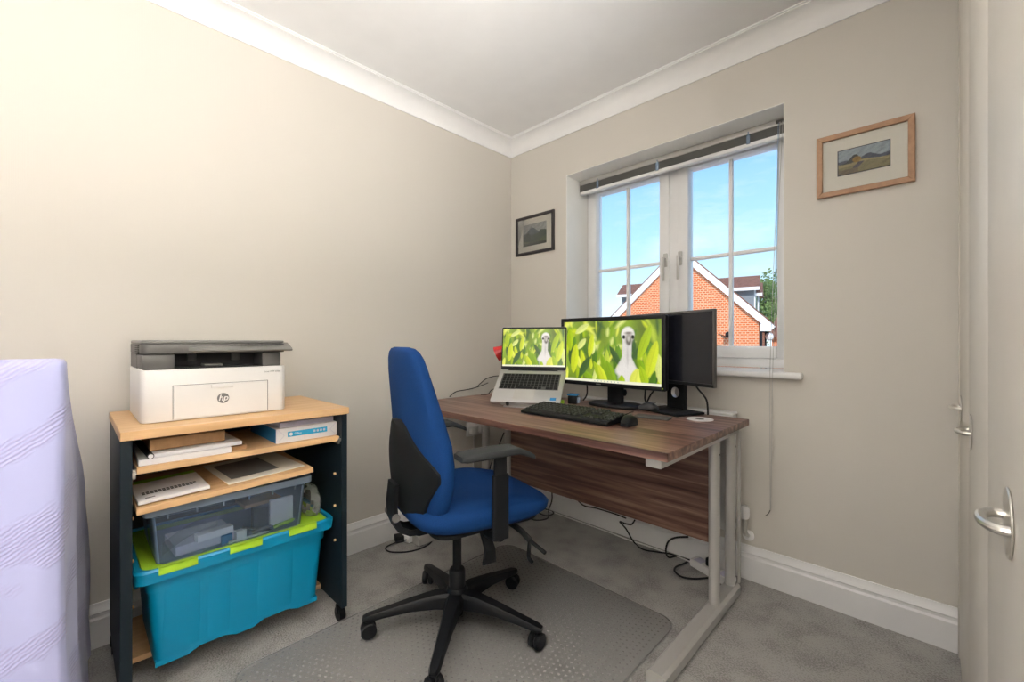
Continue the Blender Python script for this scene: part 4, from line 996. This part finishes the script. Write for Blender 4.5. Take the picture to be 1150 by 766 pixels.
for k in range(6): B().bb(CXB+.011, CXB+.0215, CYA+.03+k*.07, CYA+.033+k*.07, .530, .5435).build('rim_rib', 'rim_plastic', cb, True)
Z0 = cz0+.0035; DXB = .027
slab_thing('card_box', 'paper', .37+DXB, -1.775, Z0+.03, .03, .10, .022, R(8), 'long white carton lying inside the clear box', 'box')
slab_thing('paper_bundle', 'lilac_paper', .30+DXB, -1.80, Z0, .14, .16, .029, R(4), 'flat grey bundle lying at the bottom left of the clear box', 'paper')
slab_thing('small_carton', 'paper', .385+DXB, -1.705, Z0, .02, .03, .034, R(5), 'little white carton standing in the clear box', 'box')
slab_thing('note_pad', 'paper', .365+DXB, -1.575, Z0+.012, .014, .075, .088, R(2), 'upright white lined note pad at the right of the clear box', 'note pad')
slab_thing('black_case', 'black_plastic', .325+DXB, -1.60, Z0, .045, .11, .075, R(-3), 'black case behind the note pad in the clear box', 'case')
slab_thing('blue_card_box', 'blue_print', .372+DXB, -1.742, Z0, .02, .03, .026, R(0), 'tiny blue carton between white cartons in the clear box', 'box')
slab_thing('brown_envelope', 'cardboard', .285+DXB, -1.625, Z0+.08, .09, .12, .012, R(6), 'brown envelope resting on the black case in the clear box', 'envelope')
def pen(p, q, r_, m_, label): return single(B().cyl(p, q, r_, n=10).cyl(q, Vector(q)+(Vector(q)-Vector(p)).normalized()*.008, r_*.9, r_*.2, n=10), 'pen', m_, label, 'pen', group='pens in the clear box')
pen((.388+DXB, -1.605, Z0+.012), (.388+DXB, -1.545, Z0+.020), .006, 'lime_plastic', 'lime green highlighter pen in the clear box')
pen((.386+DXB, -1.70, Z0+.04), (.386+DXB, -1.62, Z0+.008), .004, 'black_plastic', 'black pen sloping beside the little white carton')
pen((.392+DXB, -1.74, Z0+.005), (.392+DXB, -1.63, Z0+.005), .004, 'paper', 'white pen lying along the front of the clear box')
pen((.388+DXB, -1.672, Z0+.016), (.388+DXB, -1.615, Z0+.018), .0055, 'dark_grey_plastic', 'dark marker pen behind the white pen')
fo = thing('photo_sleeve', (.365, -1.83, Z0+.03), 'curved glossy plastic photo sleeve at the left of the clear box', 'plastic sleeve')
rings = [[(.365+DXB+.004*s_, -1.905+.14*t/8, Z0+.031+.05*math.sin(t/8*1.8)+.02*s_) for s_ in (-1, 0, 1)]+[(.366+DXB+.004*s_, -1.905+.14*t/8, Z0+.030+.05*math.sin(t/8*1.8)+.02*s_) for s_ in (1, 0, -1)] for t in range(9)]
B().loft(rings).build('sleeve', 'film', fo, True)

# ---- crumpled clear bag on the bin at the right
bg_ = B(); rg = np.random.default_rng(2)
def crump(c, rx, ry, rz_, n1=14, n2=18):
    rings = []
    for i in range(n1):
        ph = PI*(i+.3)/(n1-.4)
        rings.append([(c[0]+rx*math.sin(ph)*math.cos(2*PI*j/n2)*rg.uniform(.8, 1.12), c[1]+ry*math.sin(ph)*math.sin(2*PI*j/n2)*rg.uniform(.8, 1.12), c[2]-rz_*math.cos(ph)*rg.uniform(.9, 1.05)) for j in range(n2)])
    return rings
bg_.loft(crump((.34, -1.458, .440), .075, .036, .062))
single(bg_, 'plastic_bag', 'film', 'crumpled clear plastic bag squeezed right of the clear box', 'bag', ang=5)

# ---- loose shelf board lying on the clear box
bd = thing('loose_shelf_board', (.30, -1.73, .57), 'loose beech shelf board lying aslant on top of the clear box', 'board')
MB = Matrix.Translation((.295, -1.735, .5862)) @ Matrix.Rotation(R(2.2), 4, 'X')
bo = B().box((0, 0, 0), (.385, .472, .017), .001, 1, M=MB).build('board', 'beech', bd, True)
def onboard(name, m_, lx, ly, h, cx, cy, z, rz, label, cat):
    return single(B().box((cx, cy, .009+z+h/2), (lx, ly, h), .0008, 1, M=MB @ Matrix.Rotation(rz, 4, 'Z')), name, m_, label, cat)
onboard('picture_mount', 'mount_card', .30, .235, .003, .015, .095, 0, R(3), 'cream card mount on the loose shelf board', 'card')
onboard('photo_print', 'grey_print', .21, .145, .0006, .015, .070, .0034, R(3), 'dark printed photo on the cream mount', 'photo')
onboard('folder', 'lime_plastic', .20, .16, .004, .0, -.145, .0, R(-2), 'green edged folder under the white booklet', 'folder')
bk = onboard('booklet', 'paper', .200, .168, .010, .07, -.150, .0044, R(1), 'white booklet with black headline on the loose shelf board', 'booklet')
tm = B(); rg = np.random.default_rng(8)
for row, (y0_, n_, sz) in enumerate(((.105, 13, .010), (.090, 14, .010))):
    for k in range(n_):
        tm.box((y0_, -.215+k*.0095, .0238), (.0105, .0068, .0004), M=MB @ Matrix.Rotation(R(1), 4, 'Z'))
tm.box((.148, -.205, .0238), (.005, .022, .0004), M=MB @ Matrix.Rotation(R(1), 4, 'Z'))
tm.build('headline_print', 'dark_print', bk, True)

# ================================================================ LILAC THROW at the left
tw = thing('throw_blanket', (.36, -2.6, 0), 'lilac woven throw draped to the floor over a tall bed end', 'blanket')
def tring(z, k):
    f = 1-z/1.006; fb = min(1, max(0, (1.0-z)/.45)); fb = fb*fb*(3-2*fb)
    xf = .655+.035*f; xb = .50-.44*fb; yr = -2.104+.010*f; yl = -3.15; P = []
    am = .012*min(1, f*1.8)
    def rip(s_, c): return am*(math.sin(s_*26+c)+.6*math.sin(s_*47+2*c+z*5))
    for i in range(26): s_ = i/25; P.append((xf+rip(s_, 1)*.8, yl+(yr-.02-yl)*s_, z))
    P.append((xf-.006, yr-.006, z))
    for i in range(14): s_ = i/13; P.append((xf-.02+(xb-xf+.02)*s_, yr+rip(s_*.7, 3+z*2)*.8+.03*s_*fb, z))
    for i in range(5): s_ = i/4; P.append((xb, yr+.03*fb-.02+(yl-yr)*s_, z))
    return P
zt = [.012, .05, .12, .2, .28, .36, .44, .52, .60, .68, .76, .84, .90, .95, .98, .995]
rings = [tring(z, i) for i, z in enumerate(zt)]
top = rings[-1]; cx_ = .575; 
for sc2, z in ((.93, 1.004), (.7, 1.0075), (.3, 1.008)): rings.append([(cx_+(x-cx_)*sc2, -2.62+(y+2.62)*(1-(1-sc2)*.12), z) for x, y, _ in top])
B().loft(rings).build('woven_cloth', 'lilac_weave', tw, True, ang=70)
fg = B()
for i in range(26):
    x = .08+i*.022; fg.tube([(x, -2.078-.0006*i, .03), (x+RNG.uniform(-.006, .006), -2.072-.0006*i, .015), (x+RNG.uniform(-.01, .01), -2.068-.0006*i, .004)], .0028, 5, 3)
o = fg.build('fringe', 'tassel', tw, True); o['kind'] = 'stuff'

# ================================================================ FLOOR CABLES, SOCKETS, POWER STRIPS
def F(px, py, z=.005):
    p = at(px, py, z=z); p.y = min(p.y, -.042); return p
so = thing('wall_socket', (0, -.30, .42), 'white double wall socket with plugs behind the desk end', 'socket')
p = at(534, 482, x=WX+.005); so.location = (WX, p.y, p.z-.043)
B().bb(.0, .010, -.073, .073, 0, .086, .003).build('face_plate', 'white_plastic', so)
for dy in (-.036, .036):
    pl = B().bb(.0102, .040, dy-.022, dy+.022, .015, .062, .006).build('plug', 'white_plastic', so)
    B().tube([(.03, dy, .018), (.03, dy, -.1), (.02, dy+.005, -.25), (.022, dy, -.36)], .003, 6).build('plug_cord', 'white_plastic', pl)
def strip(p, q, label, n_):
    t = thing('power_strip', (p.x, p.y, 0), label, 'power strip', math.atan2(q.y-p.y, q.x-p.x)); ln = (Vector((q.x, q.y))-Vector((p.x, p.y))).length
    B().box((ln/2, 0, .0195), (ln, .056, .036), .006).build('body', 'white_plastic', t)
    for k in range(n_):
        x = ln*(k+.6)/(n_+.2)
        if k % 2: B().box((x, 0, .057), (.045, .04, .038), .007).build('plug', 'black_plastic', t)
        else: B().box((x, 0, .0378), (.04, .044, .001)).build('outlet', 'lilac_paper', t)
    return t
strip(F(779, 634), Vector((1.44, -.125, 0)), 'white power strip on the carpet under the desk beside its right leg', 3)
strip(Vector((.088, -.885, 0)), Vector((.072, -.69, 0)), 'white power strip on the carpet behind the office chair', 2)
ad = single(B().box((0, 0, .018), (.09, .05, .034), .006, M=Tz(F(453, 607).x, F(453, 607).y, 0, R(70))), 'power_adapter', 'black_plastic', 'black power adapter brick behind the chair by the skirting', 'adapter')
cable([F(457, 607, .02), F(440, 612), F(433, 617), F(440, 621), F(462, 620), F(482, 612), F(492, 598), F(500, 592)], .0035, 'rubber', 'black cable loop on the carpet behind the chair')
cable([at(619, 545, y=-.12), at(620, 562, y=-.12), F(621, 572), F(615, 583), F(600, 585), F(590, 578), F(595, 572), F(612, 580), F(622, 577), F(618, 570), F(604, 566)], .0038, 'rubber', 'coiled black cable on the carpet beyond the seat front')
cable([at(648, 562, y=-.10), at(656, 569, y=-.10), at(670, 572, y=-.09), at(690, 578, y=-.09), at(703, 583, y=-.09)], .0035, 'rubber', 'black cable sagging just below the desk back panel')
cable([at(713, 585, y=-.12), at(709, 590, y=-.12), at(702, 589, y=-.12), at(696, 587, y=-.12), at(703, 595, y=-.12), F(712, 610), F(722, 618), F(738, 621), F(755, 621), F(772, 624), F(790, 630, .02), F(800, 633, .04)], .0038, 'rubber', 'black cable running along the carpet to the power strip')
cable([at(773, 604, y=-.13), at(758, 605, y=-.13), F(750, 610, .06), F(748, 620, .01), F(751, 627), F(760, 625), F(770, 623), F(775, 629), F(768, 634), F(759, 638), F(758, 643), F(766, 649), F(780, 651), F(796, 650)], .0042, 'rubber', 'thick black cable looping on the carpet before the power strip')
cable([F(600, 556), F(625, 575, .004), F(642, 580, .004), F(660, 590, .004), F(685, 597, .004), F(705, 607, .004), F(727, 611, .004), F(745, 619, .004), F(762, 625, .005), F(780, 634, .02)], .0035, 'white_plastic', 'white cable lying along the skirting under the window')
cable([at(566, 487, x=.2), at(562, 497, x=.2), at(559, 505, x=.2), at(552, 520, x=.2), at(548, 540, x=.2)], .0035, 'rubber', 'black cable hanging behind the left desk leg')
